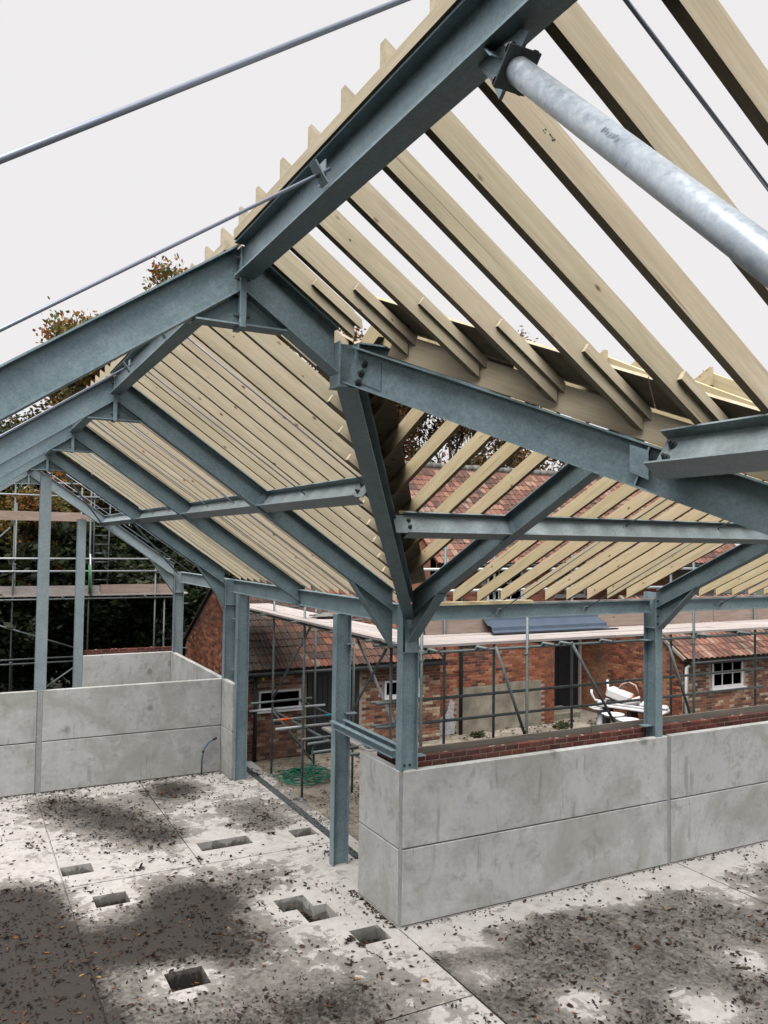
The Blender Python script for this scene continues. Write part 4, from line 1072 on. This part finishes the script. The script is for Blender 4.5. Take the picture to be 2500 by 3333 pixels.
for x in (1.88, 2.86, 4.55, 7.0): clamp(S1, (x, YB - 0.03, 3.40), -PI / 2)
boards(S1, 0.62, 12.0, 0.82, 1.95, 3.516)
for a, b in ((1.55, 4.6), (4.62, 8.2), (8.22, 12.0)): box('toe_board', (a, 1.985, 3.52), (b, 2.022, 3.97), BOARDP, S1)
box('sole_board', (0.45, 0.50, 2.0), (3.7, 0.54, 2.15), BOARDG, S1); box('sole_board', (3.72, 0.50, 2.01), (7.9, 0.54, 2.162), BOARDG, S1)
S2 = thing('scaffold', (1.2, 5, 0), 'scaffold with stacked loose tubes standing outside the wide door opening', 'scaffold')
scaf(S2, (0.877, 7.25, 0), (0.877, 7.25, 4.2)); scaf(S2, (0.852, 5.454, 0), (0.852, 5.454, 4.0)); scaf(S2, (1.96, 7.5, 0), (1.96, 7.5, 4.2)); scaf(S2, (1.95, 5.5, 0), (1.95, 5.5, 3.4)); scaf(S2, (0.865, 1.9, 0), (0.865, 1.9, 3.4), TUBEG)
for p in ((0.877, 7.25), (0.852, 5.454), (1.96, 7.5)): link('base_plate', lathe('base_plate', [(0.085, 0), (0.085, 0.008), (0.03, 0.010), (0.03, 0.05)], TUBEG, 10), S2, Matrix.Translation((p[0], p[1], 0.002)))
for a, b in (((0.371, 7.20, 1.58), (1.764, 7.20, 1.60)), ((0.375, 7.30, 1.40), (2.122, 7.30, 1.40)), ((0.215, 5.40, 1.594), (1.60, 5.40, 1.60)), ((0.303, 5.50, 1.402), (1.60, 5.50, 1.41)), ((0.45, 5.58, 1.36), (1.55, 5.58, 1.37)),
             ((0.458, 4.54, 1.40), (1.6, 4.55, 1.40)), ((0.426, 4.18, 1.40), (1.5, 4.27, 1.40)), ((0.284, 3.60, 1.40), (1.4, 3.66, 1.40)), ((0.5, 3.2, 1.40), (1.6, 3.2, 1.40))):
    scaf(S2, a, b, TUBEW if a[1] in (5.50, 7.30) else TUBEG)
tube('orange_band', [(0.33, 5.40, 1.596), (0.56, 5.40, 1.596)], RT + 0.002, ORANGE, S2); tube('cyan_band', [(1.30, 5.40, 1.599), (1.50, 5.40, 1.600)], RT + 0.002, CYAN, S2)
scaf(S2, (0.95, 7.6, 1.352), (0.95, 1.6, 1.350)); scaf(S2, (1.90, 8.2, 1.352), (1.90, 1.6, 1.350))
for p in ((0.90, 7.25, 1.40), (0.90, 5.45, 1.40), (1.93, 7.4, 1.38), (0.877, 7.25, 1.58)): clamp(S2, p, 0.3)
scaf(S2, (0.88, 7.30, 1.6), (0.88, 5.15, 3.43)); scaf(S2, (0.88, 7.2, 1.38), (1.95, 7.45, 0.1)); scaf(S2, (1.3, 4.07, 3.30), (1.3, 2.4, 1.85), TUBEW); scaf(S2, (1.25, 2.80, 3.2), (1.25, 4.28, 1.74))
scaf(S2, (0.53, 1.94, 2.517), (0.97, 1.94, 2.50)); scaf(S2, (0.545, 1.94, 2.161), (0.97, 1.94, 2.15)); clamp(S2, (0.88, 1.92, 2.5)); clamp(S2, (0.88, 1.92, 2.15))
extr('scaffold_board', rect(0.22, 0.038), (1.27, 2.3, 1.415), (1.27, 5.25, 1.415), NZ, BOARD, S2)
for y in (2.2, 3.6, 5.45, 7.25, 8.9): scaf(S2, (0.55, y, 3.44), (2.1, y, 3.44))
for x in (0.85, 1.9): scaf(S2, (x, 1.3, 3.39), (x, 9.6, 3.39))
boards(S2, 0.66, 1.56, 1.35, 9.5, 3.503, 'y')
S3 = thing('scaffold', (-3, 15, 0), 'far scaffold with plank decks and rails in front of the dark trees', 'scaffold')
GY, GB = 14.5, 15.6
for x, z1 in ((-3.85, 7.2), (-1.915, 7.3), (0.17, 3.35), (-0.10, 4.2), (-6.6, 7.0)): scaf(S3, (x, GY, 0), (x, GY, z1))
for x, z1 in ((-3.74, 6.0), (-2.02, 6.5), (0.35, 3.3), (-6.5, 6)): scaf(S3, (x, GB, 0), (x, GB, z1))
for z, x1 in ((4.466, 0.3), (4.122, 0.4), (6.18, -1.7), (6.53, -1.8), (3.36, 0.5), (1.776, -2.2), (1.657, -2.2)):
    scaf(S3, (-7, GY - 0.05, z), (x1, GY - 0.05, z), TUBEW if z > 4 else TUBEG)
for z in (4.466, 4.122, 6.18, 3.36, 1.7):
    clamp(S3, (-3.85, GY - 0.03, z), -PI / 2)
for x in (-2.6, -0.4): scaf(S3, (x, GY - 0.2, 3.41), (x, GB + 0.2, 3.41))
scaf(S3, (-4.9, GY - 0.06, 2.96), (-2.2, GY - 0.06, 2.0)); scaf(S3, (-2.98, GY - 0.06, 0.985), (-2.24, GY - 0.06, 1.5)); scaf(S3, (-5.0, GY - .06, 4.2), (-3.95, GY - .06, 5.3))
tube('green_pole', [(-1.90, GY - 0.07, 3.5), (-1.93, GY - 0.07, 4.3)], RT + 0.006, GREENP, S3); scaf(S3, (-1.86, GY - 0.06, 3.45), (-1.91, GY - 0.06, 4.6), TUBEW)
boards(S3, -7, 0.9, GY - 0.05, GB, 3.475)
box('toe_board', (-7, GY + 0.06, 3.48), (-1.62, GY + 0.095, 3.72), BOARD, S3); box('toe_board', (-1.60, GY + 0.06, 3.48), (0.6, GY + 0.095, 3.74), BOARDP, S3)
box('upper_board', (-7, GY - 0.10, 5.49), (-2.2, GY - 0.062, 5.735), BOARDP, S3); box('upper_board', (-2.18, GY + 0.04, 5.50), (-1.5, GY + 0.078, 5.69), BOARDP, S3)
lad = thing('ladder', (-1.6, GY - 0.1, 3.48), 'steel pole ladder standing on the far scaffold deck', 'ladder')
for x0, x1 in ((-1.80, -1.84), (-1.42, -1.40)): tube('stile', [(x0 + 0.02, GY + 0.20, 3.48), (x1, GY - 0.05, 6.6)], 0.02, TUBEG, lad)
for k in range(12):
    z = 3.62 + k * 0.25; f = (z - 3.48) / 3.12
    tube('rung', [(-1.78 - 0.06 * f, GY + 0.20 - 0.25 * f, z), (-1.42 + 0.02 * f, GY + 0.20 - 0.25 * f, z)], 0.012, TUBEG, lad, 8)

# ------------------------------------------------------------------ loose things
# profiled blue sheet leaning on the toe board
vs = []; fs = []; L = 2.5; nseg = 22; prof = [(0, 0), (0.06, 0.0), (0.10, 0.035), (0.15, 0.035), (0.19, 0.0), (0.33, 0.0), (0.37, 0.03), (0.41, 0.0)]
me = None
for side, off in ((0, 0.0), (1, -0.004)):
    for i in range(2):
        for (w_, h_) in prof: vs.append((i * L, w_, h_ + off))
n = len(prof)
fs = [(k, k + 1, n + k + 1, n + k) for k in range(n - 1)] + [(2 * n + k, 3 * n + k, 3 * n + k + 1, 2 * n + k + 1) for k in range(n - 1)] + [(0, n, 3 * n, 2 * n), (n - 1, 3 * n - 1, 4 * n - 1, 2 * n - 1)]
me = mesh_from('metal_sheet', vs, fs, BLUE)
bs = link('metal_sheet', me, None, Matrix.Translation((2.62, 1.62, 3.545)) @ Matrix.Rotation(math.radians(32), 4, 'X'))
tag(bs, 'blue profiled metal sheet leaning on the scaffold deck above the brick wall', 'metal sheet')
# second darker sheet edge under it
tag(box('packing_strip', (2.55, 1.52, 3.524), (5.25, 1.60, 3.540), BLACK), 'dark flat strip lying on the deck in front of the blue sheet', 'strip')
# crumpled sheet on the left deck
vs = []; fs = []; random.seed(3)
for j in range(7):
    for i in range(9):
        vs.append((i * 0.09, j * 0.08, 0.05 + 0.05 * noise.noise(V((i * 0.6, j * 0.7, 2))) + 0.05 * math.exp(-((i - 4) ** 2 + (j - 3) ** 2) / 6)))
for j in range(6):
    for i in range(8): a = j * 9 + i; fs.append((a, a + 1, a + 10, a + 9))
n = len(vs); vs += [(x, y, max(0.0, z - 0.012)) for x, y, z in vs]; fs += [tuple(n + k for k in f[::-1]) for f in fs]
tag(link('crumpled_sheet', mesh_from('crumpled_sheet', vs, fs, LEAD, fix=False), None, Matrix.Translation((1.02, 5.2, 3.504))), 'crumpled grey sheet lying on the deck above the door opening', 'sheet')
# green hose in loose coils
pts = []; random.seed(5)
for k in range(420):
    a = k * 0.16; r = 0.34 + 0.15 * math.sin(k * 0.037) + 0.06 * math.sin(k * 0.31)
    pts.append((1.45 + 0.10 * math.sin(k * .05) + r * math.cos(a) * 1.2, 6.75 + 0.1 * math.cos(k * .043) + r * math.sin(a), 0.02 + 0.10 * (0.5 + 0.5 * math.sin(k * 0.41 + 1)) * (0.4 + k / 420) + 0.02))
pts += [(1.75, 7.1, 0.25), (1.78, 7.2, 0.42), (1.84, 7.3, 0.50), (1.90, 7.38, 0.42), (1.92, 7.40, 0.2)]
tag(tube('garden_hose', pts, 0.011, GREENH, None, 6), 'tangled coil of green hose on the ground under the loose tubes', 'hose')
# blue service pipe
pp = tube('service_pipe', [(-0.445, 7.94, 0.0), (-0.44, 7.94, 0.35), (-0.40, 7.93, 0.55), (-0.30, 7.93, 0.68), (-0.20, 7.93, 0.735)], 0.016, BLUEP, None, 10)
tag(pp, 'thin blue service pipe curving up from the slab beside the cross wall', 'pipe')
tube('cap', [(-0.21, 7.93, 0.73), (-0.13, 7.93, 0.76)], 0.026, BLACK, pp, 10); tube('collar', [(-0.425, 7.936, 0.47), (-0.41, 7.933, 0.52)], 0.022, BLACK, pp, 10)
# sanitary ware
def basin(loc, label, h, r):
    t = thing('pedestal_basin', loc, label, 'basin', 'discarded white pedestal basins')
    link('pedestal', lathe('pedestal', [(0.13, 0), (0.12, 0.05), (0.085, h * .45), (0.10, h - 0.14), (0.12, h - 0.10)], CERAMIC, 20), t, Matrix.Translation(loc))
    link('bowl', lathe('bowl', [(0.10, h - 0.14), (r * .8, h - 0.07), (r, h - 0.015), (r, h), (r * .93, h + .004), (r * .84, h - 0.02), (r * .5, h - 0.06), (0.03, h - 0.075)], CERAMIC, 28, 1.0, 0.85), t, Matrix.Translation(loc))
    link('rim_shelf', box_mesh('rim_shelf', r * 1.3, 0.12, 0.05, CERAMIC, 0.02), t, Matrix.Translation(V(loc) + V((0, r * .78, h - 0.05))))
    return t
basin((10.85, 8.05, 0), 'round white pedestal basin farthest back, nearest the dark house door', 0.50, 0.30)
basin((10.55, 7.22, 0), 'white pedestal basin in the middle, in front of the cluttered trough', 0.50, 0.30)
basin((10.42, 6.55, 0), 'white basin nearest the brick courses, only its rim showing', 0.50, 0.30)
tr = thing('trough', (11.35, 7.1, 0), 'long white ceramic trough slab on dark supports, heaped with fittings', 'trough')
TRM = Matrix.Translation((11.25, 7.25, 0)) @ Matrix.Rotation(math.radians(-66), 4, 'Z')
link('slab', box_mesh('slab', 1.9, 0.62, 0.09, CERAMIC, 0.03), tr, TRM @ Matrix.Translation((0, 0, 0.56)))
for y in (-0.27, 0.27): link('upstand', box_mesh('upstand', 1.8, 0.035, 0.07, CERAMIC, 0.015), tr, TRM @ Matrix.Translation((0, y, 0.648)))
for x in (-0.7, 0.0, 0.7): link('support', box_mesh('support', 0.12, 0.5, 0.558, BLACK, 0.01), tr, TRM @ Matrix.Translation((x, 0, 0)))
def fitting(name, pts, r, mat, label, cat):
    o = tube(name, [TRM @ V(p) for p in pts], r, mat, None, 12); return tag(o, label, cat)
fitting('waste_pipe', [(-0.75, 0.10, 0.68), (-0.80, -0.15, 0.69), (-0.95, -0.32, 0.74), (-1.02, -0.36, 0.90), (-1.03, -0.36, 1.02)], 0.035, CERAMIC, 'white swan neck pipe curving up at the left end of the trough', 'pipe')
fitting('waste_pipe', [(-0.70, 0.20, 0.72), (-0.78, 0.20, 0.95), (-0.80, 0.2, 1.25)], 0.035, CERAMIC, 'white upright pipe rising behind the trough', 'pipe')
fitting('waste_pipe', [(-0.2, 0.2, 0.72), (0.15, 0.0, 0.70), (0.75, -0.1, 0.70)], 0.045, CERAMIC, 'white bent pipe lying along the trough slab', 'pipe')
ci = link('cistern', box_mesh('cistern', 0.70, 0.42, 0.30, CERAMIC, 0.06), None, TRM @ Matrix.Translation((-0.45, 0.14, 0.72)) @ Matrix.Rotation(0.25, 4, 'Y')); tag(ci, 'white cistern tilted on the left half of the trough', 'cistern')
tag(link('basin_piece', lathe('basin_piece', [(0.10, 0), (0.17, 0.06), (0.20, 0.16), (0.18, 0.165), (0.13, 0.05)], CERAMIC, 18), None, TRM @ Matrix.Translation((0.48, 0.06, 0.655)) @ Matrix.Rotation(0.5, 4, 'X')), 'small white basin lying on the right half of the trough', 'basin')
tag(link('basin_piece', lathe('basin_piece', [(0.12, 0), (0.22, 0.08), (0.26, 0.20), (0.235, 0.205), (0.16, 0.06)], CERAMIC, 20), None, TRM @ Matrix.Translation((0.08, -0.06, 0.655)) @ Matrix.Rotation(-0.5, 4, 'Y')), 'white basin tipped on its side in the middle of the trough', 'basin')
tag(link('ceramic_block', box_mesh('ceramic_block', 0.45, 0.26, 0.10, CERAMIC, 0.03), None, TRM @ Matrix.Translation((0.72, 0.04, 0.66)) @ Matrix.Rotation(0.3, 4, 'Z')), 'white ceramic block at the right end of the trough', 'ceramic block')
tag(link('orange_bucket', lathe('orange_bucket', [(0.10, 0), (0.13, 0.16), (0.12, 0.16), (0.09, 0.02)], ORANGE, 16), None, TRM @ Matrix.Translation((-0.10, 0.17, 0.71)) @ Matrix.Rotation(0.9, 4, 'Y')), 'orange bucket tipped among the white fittings on the trough', 'bucket')
tag(link('hoop', tube('hoop', [(0, 0, 0), (0.1, 0, 0.22), (0.3, 0, 0.32), (0.5, 0, 0.25), (0.6, 0, 0)], 0.03, BOARDP, None, 8).data, None, TRM @ Matrix.Translation((-0.5, 0.22, 0.93))), 'brown curved handle standing over the white fittings', 'hoop')
bpy.data.objects.remove(bpy.data.objects['hoop'], do_unlink=True) if 'hoop' in bpy.data.objects and 'label' not in bpy.data.objects['hoop'] else None

# ------------------------------------------------------------------ trees
def leaf_mat(name, stops):
    s = NT(name); a = s.new('ShaderNodeAttribute'); a.attribute_name = 'tint'
    c = s.ramp(a.outputs['Fac'], stops); s.col(c); s.set(Roughness=0.65)
    tr_ = s.new('ShaderNodeBsdfTranslucent'); s.l(c, tr_.inputs['Color']); mx_ = s.new('ShaderNodeMixShader'); mx_.inputs[0].default_value = 0.3
    out = s.n['Material Output']; s.l(s.b.outputs[0], mx_.inputs[1]); s.l(tr_.outputs[0], mx_.inputs[2]); s.l(mx_.outputs[0], out.inputs['Surface']); return s.m
LM_AUT = leaf_mat('autumn_leaves', [(0.0, (0.04, 0.055, 0.018)), (0.4, (0.12, 0.13, 0.03)), (0.62, (0.26, 0.19, 0.04)), (0.82, (0.40, 0.19, 0.04)), (1.0, (0.30, 0.085, 0.035))])
LM_GRN = leaf_mat('dark_evergreen_leaves', [(0.0, (0.008, 0.014, 0.007)), (0.6, (0.03, 0.05, 0.018)), (0.85, (0.08, 0.09, 0.025)), (1.0, (0.30, 0.16, 0.03))])
LM_BRN = leaf_mat('brown_autumn_leaves', [(0.0, (0.03, 0.025, 0.012)), (0.4, (0.09, 0.065, 0.025)), (0.75, (0.20, 0.10, 0.03)), (1.0, (0.26, 0.08, 0.03))])
BARK = m_plain('bark', (0.035, 0.028, 0.022), 0.9, 0.4, 12, bump=0.4)
def tree_mesh(seed, h, spread, ncl, nl, csize, lsize, lmat, bare=0.25, levels=3, tone=(0.5, 0.35)):
    rnd = random.Random(seed); vs = []; fs = []; tips = []
    def limb(p, d, L, r, lv):
        pts = [p.copy()]; rs = [r]; n = 5
        for i in range(n):
            d = (d + V((rnd.uniform(-.18, .18), rnd.uniform(-.18, .18), rnd.uniform(-.05, .14)))).normalized()
            p = p + d * (L / n); pts.append(p.copy()); rs.append(r * (1 - 0.75 * (i + 1) / n))
        v, f = tube_geo(pts, rs, 7 if lv == 0 else (5 if lv == 1 else 3), False); b = len(vs)
        vs.extend(v); fs.extend([tuple(b + k for k in q) for q in f])
        if lv >= levels: tips.extend(pts[2:]); return
        k = {0: 11, 1: 6, 2: 4}[lv]
        for i in range(k):
            t = rnd.uniform(bare if lv == 0 else 0.25, 1.0); j = min(n - 1, int(t * n)); q = pts[j].lerp(pts[j + 1], t * n - j)
            a = rnd.uniform(0, 2 * PI); out = V((math.cos(a), math.sin(a), rnd.uniform(0.15, 0.9))).normalized()
            nd = (out * spread + d * 0.8).normalized()
            limb(q, nd, L * rnd.uniform(.42, .6) * (1.15 - 0.4 * t), max(0.012, r * rnd.uniform(.35, .5) * (1.1 - 0.5 * t)), lv + 1)
        tips.append(pts[-1])
    limb(V((0, 0, -0.3)), V((rnd.uniform(-.05, .05), rnd.uniform(-.05, .05), 1)), h * 0.8, h * 0.02, 0)
    wood = mesh_from('trunk', vs, fs, BARK, fix=False, smooth=True)
    lv_ = []; lf_ = []; lt_ = []
    for _ in range(ncl):
        c = rnd.choice(tips) + V((rnd.gauss(0, .25), rnd.gauss(0, .25), rnd.gauss(0, .2))) * csize
        ct = tone[0] + rnd.uniform(-1, 1) * tone[1]
        for _ in range(nl):
            p = c + V((rnd.gauss(0, 1), rnd.gauss(0, 1), rnd.gauss(0, .7))) * csize * 0.5
            a = V((rnd.gauss(0, 1), rnd.gauss(0, 1), rnd.gauss(0, .6))).normalized(); b = a.cross(V((rnd.gauss(0, 1), rnd.gauss(0, 1), rnd.gauss(0, 1)))).normalized()
            s = lsize * rnd.uniform(.6, 1.3); k = len(lv_)
            lv_ += [p - a * s, p + b * s * .5, p + a * s, p - b * s * .5]; lf_.append((k, k + 1, k + 2, k + 3)); lt_.append(min(1, max(0, ct + rnd.uniform(-.15, .15))))
    crown = tint_mesh('crown', lv_, lf_, lt_, lmat)
    return wood, crown
def tree(name, wc, loc, hw, rz, label, cat='tree', group=None):
    """hw: wanted height and spread factor"""
    tv = sorted(wc[1].vertices, key=lambda v: v.co.z)[-40].co
    sz = hw[0] / tv.z; sxy = sz * hw[1]
    ca, sa = math.cos(rz), math.sin(rz)
    loc = (loc[0] - sxy * (tv.x * ca - tv.y * sa), loc[1] - sxy * (tv.x * sa + tv.y * ca), loc[2])   # loc says where the tip stands
    t = thing(name, loc, label, cat, group)
    m = Matrix.Translation(V(loc)) @ Matrix.Rotation(rz, 4, 'Z') @ Matrix.Diagonal((sxy, sxy, sz, 1))
    link('trunk', wc[0], t, m); link('crown', wc[1], t, m); return t
TA = tree_mesh(11, 13, 0.9, 1100, 24, 0.55, 0.12, LM_AUT, tone=(0.58, 0.4))
TB_ = tree_mesh(23, 12, 1.0, 1000, 30, 0.8, 0.13, LM_GRN, bare=0.08, tone=(0.5, 0.4))
TC = tree_mesh(37, 13, 0.7, 420, 26, 0.55, 0.12, LM_BRN, bare=0.15, tone=(0.5, 0.4))
TS = tree_mesh(51, 5, 1.2, 700, 26, 0.45, 0.11, LM_GRN, bare=0.02, levels=2, tone=(0.4, 0.35))
gl = 'trees behind the far scaffold'
tree('autumn_tree', TA, (-0.9, 20.5, -0.3), (13.2, 0.75), 0.3, 'tall tree with orange tips showing above the nearest steel rafter', group=gl)
tree('autumn_tree', TA, (1.5, 21.5, -0.3), (15.9, 0.7), 2.1, 'tallest orange topped tree, just left of the first steel apex', group=gl)
tree('autumn_tree', TA, (-5.6, 22, -0.3), (11.2, 1.0), 4.0, 'autumn tree low behind the tall gable posts at the far left', group=gl)
tree('autumn_tree', TA, (5.0, 27, -0.3), (12.5, 0.8), 5.0, 'autumn tree hidden behind the near roof timbers', group=gl)
tree('evergreen_tree', TB_, (-6.5, 20, -0.3), (8.6, 1.1), 1.0, 'dense dark green tree behind the upper scaffold plank', group=gl)
tree('evergreen_tree', TB_, (-2.6, 19.5, -0.3), (11.3, 1.0), 3.2, 'dense dark green tree behind the ladder', group=gl)
tree('evergreen_tree', TB_, (1.6, 20.5, -0.3), (11.6, 0.95), 5.0, 'dense dark green tree behind the brick gable', group=gl)
tree('evergreen_tree', TB_, (-10.0, 21, -0.3), (9.5, 1.1), 0.2, 'dense dark green tree at the left edge below the rafters', group=gl)
tree('autumn_tree', TA, (-4.6, 18.2, -0.3), (7.4, 0.9), 1.2, 'small orange leaved tree between the two tall gable posts', group=gl)
tree('autumn_tree', TA, (-0.9, 18.4, -0.3), (7.2, 0.9), 3.9, 'small orange leaved tree behind the ladder', group=gl)
for (x, y, h_, r_, lb) in ((-17, -9, 11.5, 0.4, 'unseen evergreen tree added to the belt left of the barn for shade, level with the viewer'), (-18.5, -2.5, 12.5, 1.9, 'unseen evergreen tree added to the belt left of the barn for shade, second from the viewer'), (-17, 4.5, 11.5, 3.3, 'unseen evergreen tree added to the belt left of the barn for shade, beside the cross wall'), (-17.5, 11, 12, 4.4, 'unseen evergreen tree added to the belt left of the barn for shade, nearest the far scaffold'), (-19, 16.5, 12, 5.6, 'unseen evergreen tree added for shade at the far corner of the belt left of the barn')):
    tree('evergreen_tree', TB_, (x, y, -0.3), (h_, 1.15), r_, lb, group='unseen tree belt added left of the barn for shade')  # unseen trees added to block low sky and darken the rafter undersides
gs = 'dark shrubs under the far scaffold'
for (x, y, s, r, lb) in ((-6.2, 17.6, 4.6, 0, 'dark shrub left of the first tall gable post'), (-4.4, 17.0, 4.9, 1, 'dark shrub directly behind the first tall gable post'), (-2.7, 17.3, 5.0, 2, 'dark shrub between the two tall gable posts'),
                        (-1.0, 17.0, 5.2, 3, 'dark shrub right of the second tall gable post'), (0.6, 17.4, 5.0, 4, 'dark shrub behind the far corner column'), (2.4, 17.4, 5.0, 5, 'dark shrub behind the brick gable wall'), (-7.9, 18, 5.0, 2.5, 'dark shrub farthest left under the far scaffold'),
                        (-3.5, 18.6, 6.4, 5.5, 'tall dark shrub filling the space behind the first gable post'), (-0.2, 18.8, 6.2, 0.7, 'tall dark shrub behind the ladder foot'), (-5.4, 18.9, 6.2, 1.7, 'tall dark shrub at the left edge of the view'), (1.6, 18.6, 6.0, 2.9, 'tall dark shrub behind the peak of the brick gable')):
    tree('shrub', TS, (x, y, -0.3), (s, 1.15), r, lb, 'shrub', gs)
gr = 'thinning trees behind the house'
for (x, y, s, r, lb) in ((9.5, 22, 14.5, 0, 'thin brown leaved tree over the left end of the house roof'), (13.2, 24, 16.5, 1.4, 'thin brown leaved tree over the middle of the house roof'), (16.5, 23, 15.5, 2.2, 'thin brown leaved tree over the right half of the house roof'),
                        (20.5, 25, 16.5, 3.6, 'thin bare branched tree over the far right of the house roof'), (6.0, 24, 14, 5.1, 'thin brown leaved tree just left of the house roof'), (11.4, 26, 15.5, 5.6, 'thin tree set back between two others behind the house')):
    tree('thin_tree', TC, (x, y, -0.3), (s, 0.85), r, lb, 'tree', gr)
# weeds in the yard
wd = tree_mesh(71, 0.5, 1.3, 60, 14, 0.10, 0.05, LM_GRN, bare=0.0, levels=1, tone=(0.6, 0.3))
for i, (x, y, lb) in enumerate(((7.1, 8.6, 'low green weeds at the foot of the black downpipe'), (9.6, 8.4, 'low weeds by the house corner'), (9.9, 8.5, 'weeds left of the farthest basin'))):
    tree('weed_clump', wd, (x, y, -0.02), (0.09, 3.0), i * 1.3, lb, 'weeds', 'weeds in the yard')

# ------------------------------------------------------------------ fallen leaves
random.seed(42)
def leaf_shape(bend, w):
    pts = [(-0.5, 0, 0), (-0.22, w * .8, .0), (0.15, w, 0), (0.5, 0, 0), (0.15, -w, 0), (-0.22, -w * .8, 0), (-0.1, 0, -bend)]
    vs = []
    for x, y, z in pts:
        vs.append(V((x, y, z + abs(y) * bend * 2 + bend * 0.7 * x * x * 2 + bend)))
    return vs, [(0, 6, 1), (1, 6, 2), (2, 6, 3), (3, 6, 4), (4, 6, 5), (5, 6, 0)]
SHAPES = [leaf_shape(b, w) for b, w in ((0.06, 0.22), (0.15, 0.17), (0.25, 0.15), (0.1, 0.28))]
LEAFM = []
for vs, fs in SHAPES: LEAFM.append(mesh_from('fallen_leaf', vs, fs, MATS['leaf', 'obj'], fix=False))
spots = []
def try_leaf(x, y, z, s):
    px, py, d = pix((x, y, z))
    if -40 < px < 2540 and 2300 < py < 3380: spots.append((d, x, y, z, s))
tries = 0
while len(spots) < 6800 and tries < 120000:
    tries += 1
    x = random.uniform(-5.2, 7.4); y = random.uniform(-4.0, 8.0)
    if x > -0.05 and y > -0.03 and not (x < 3.2 and y > 2.3): continue
    w_ = wetness(x, y) + 0.6 * noise.noise(V((x * 1.1, y * 1.1, 9)))
    if random.random() > max(0.05, min(1, 0.13 + w_ * 0.95)): continue
    dpt = cell_depth(x, y); z = -0.22 if dpt > 0.1 else 0.004
    s_ = min(0.11, max(0.022, random.lognormvariate(-3.12, 0.40)))
    try_leaf(x, y, z, s_)
    if random.random() < 0.25:
        for q_ in range(random.randint(1, 4)): try_leaf(x + random.gauss(0, .06), y + random.gauss(0, .06), z + 0.006 * q_, s_ * random.uniform(.7, 1.2))
for (a, b, c, d) in PITS:
    for k in range(int((b - a) * (d - c) * 620)):
        try_leaf(random.uniform(a + .03, b - .03), random.uniform(c + .03, d - .03), -0.225 + random.uniform(0, .05), random.uniform(0.06, 0.11))
for k in range(330):                               # drifted against the walls
    t_ = random.random()
    if t_ < 0.4: try_leaf(random.uniform(-4.6, 0), 8.02 - abs(random.gauss(0, .10)), 0.004, random.uniform(.04, .08))
    elif t_ < 0.75: try_leaf(random.uniform(0, 7), -0.03 - abs(random.gauss(0, .05)), 0.004, random.uniform(.035, .07))
    else: try_leaf(-0.03 - abs(random.gauss(0, .06)), random.uniform(0, 1.3), 0.004, random.uniform(.035, .07))
for k in range(500):
    x = random.uniform(6.2, 12); y = random.uniform(5.5, 9.0); try_leaf(x, y, 0.0, random.uniform(0.06, 0.12))
spots.sort()
lv = []; lfc = []; lt = []
for i, (d, x, y, z, s) in enumerate(spots):
    m = Matrix.Translation((x, y, z)) @ Matrix.Rotation(random.uniform(0, 6.28), 4, 'Z') @ Matrix.Rotation(random.gauss(0, .3), 4, 'X') @ Matrix.Rotation(random.gauss(0, .15), 4, 'Y') @ Matrix.Scale(s, 4)
    k = random.randrange(4)
    if i < 300:
        o = link('fallen_leaf', LEAFM[k], None, m)
        tag(o, 'small curled brown leaf lying on the near part of the slab', 'leaf', 'single fallen leaves on the slab')
    else:
        b = len(lv); lv += [m @ v for v in SHAPES[k][0]]; lfc += [tuple(b + q for q in f) for f in SHAPES[k][1]]; lt += [random.random()] * 6
tag(link('leaf_litter', tint_mesh('leaf_litter', lv, lfc, lt, MATS['leaf', 'attr'])), 'brown leaf litter scattered over the slab and sockets', 'leaf litter', kind='stuff')
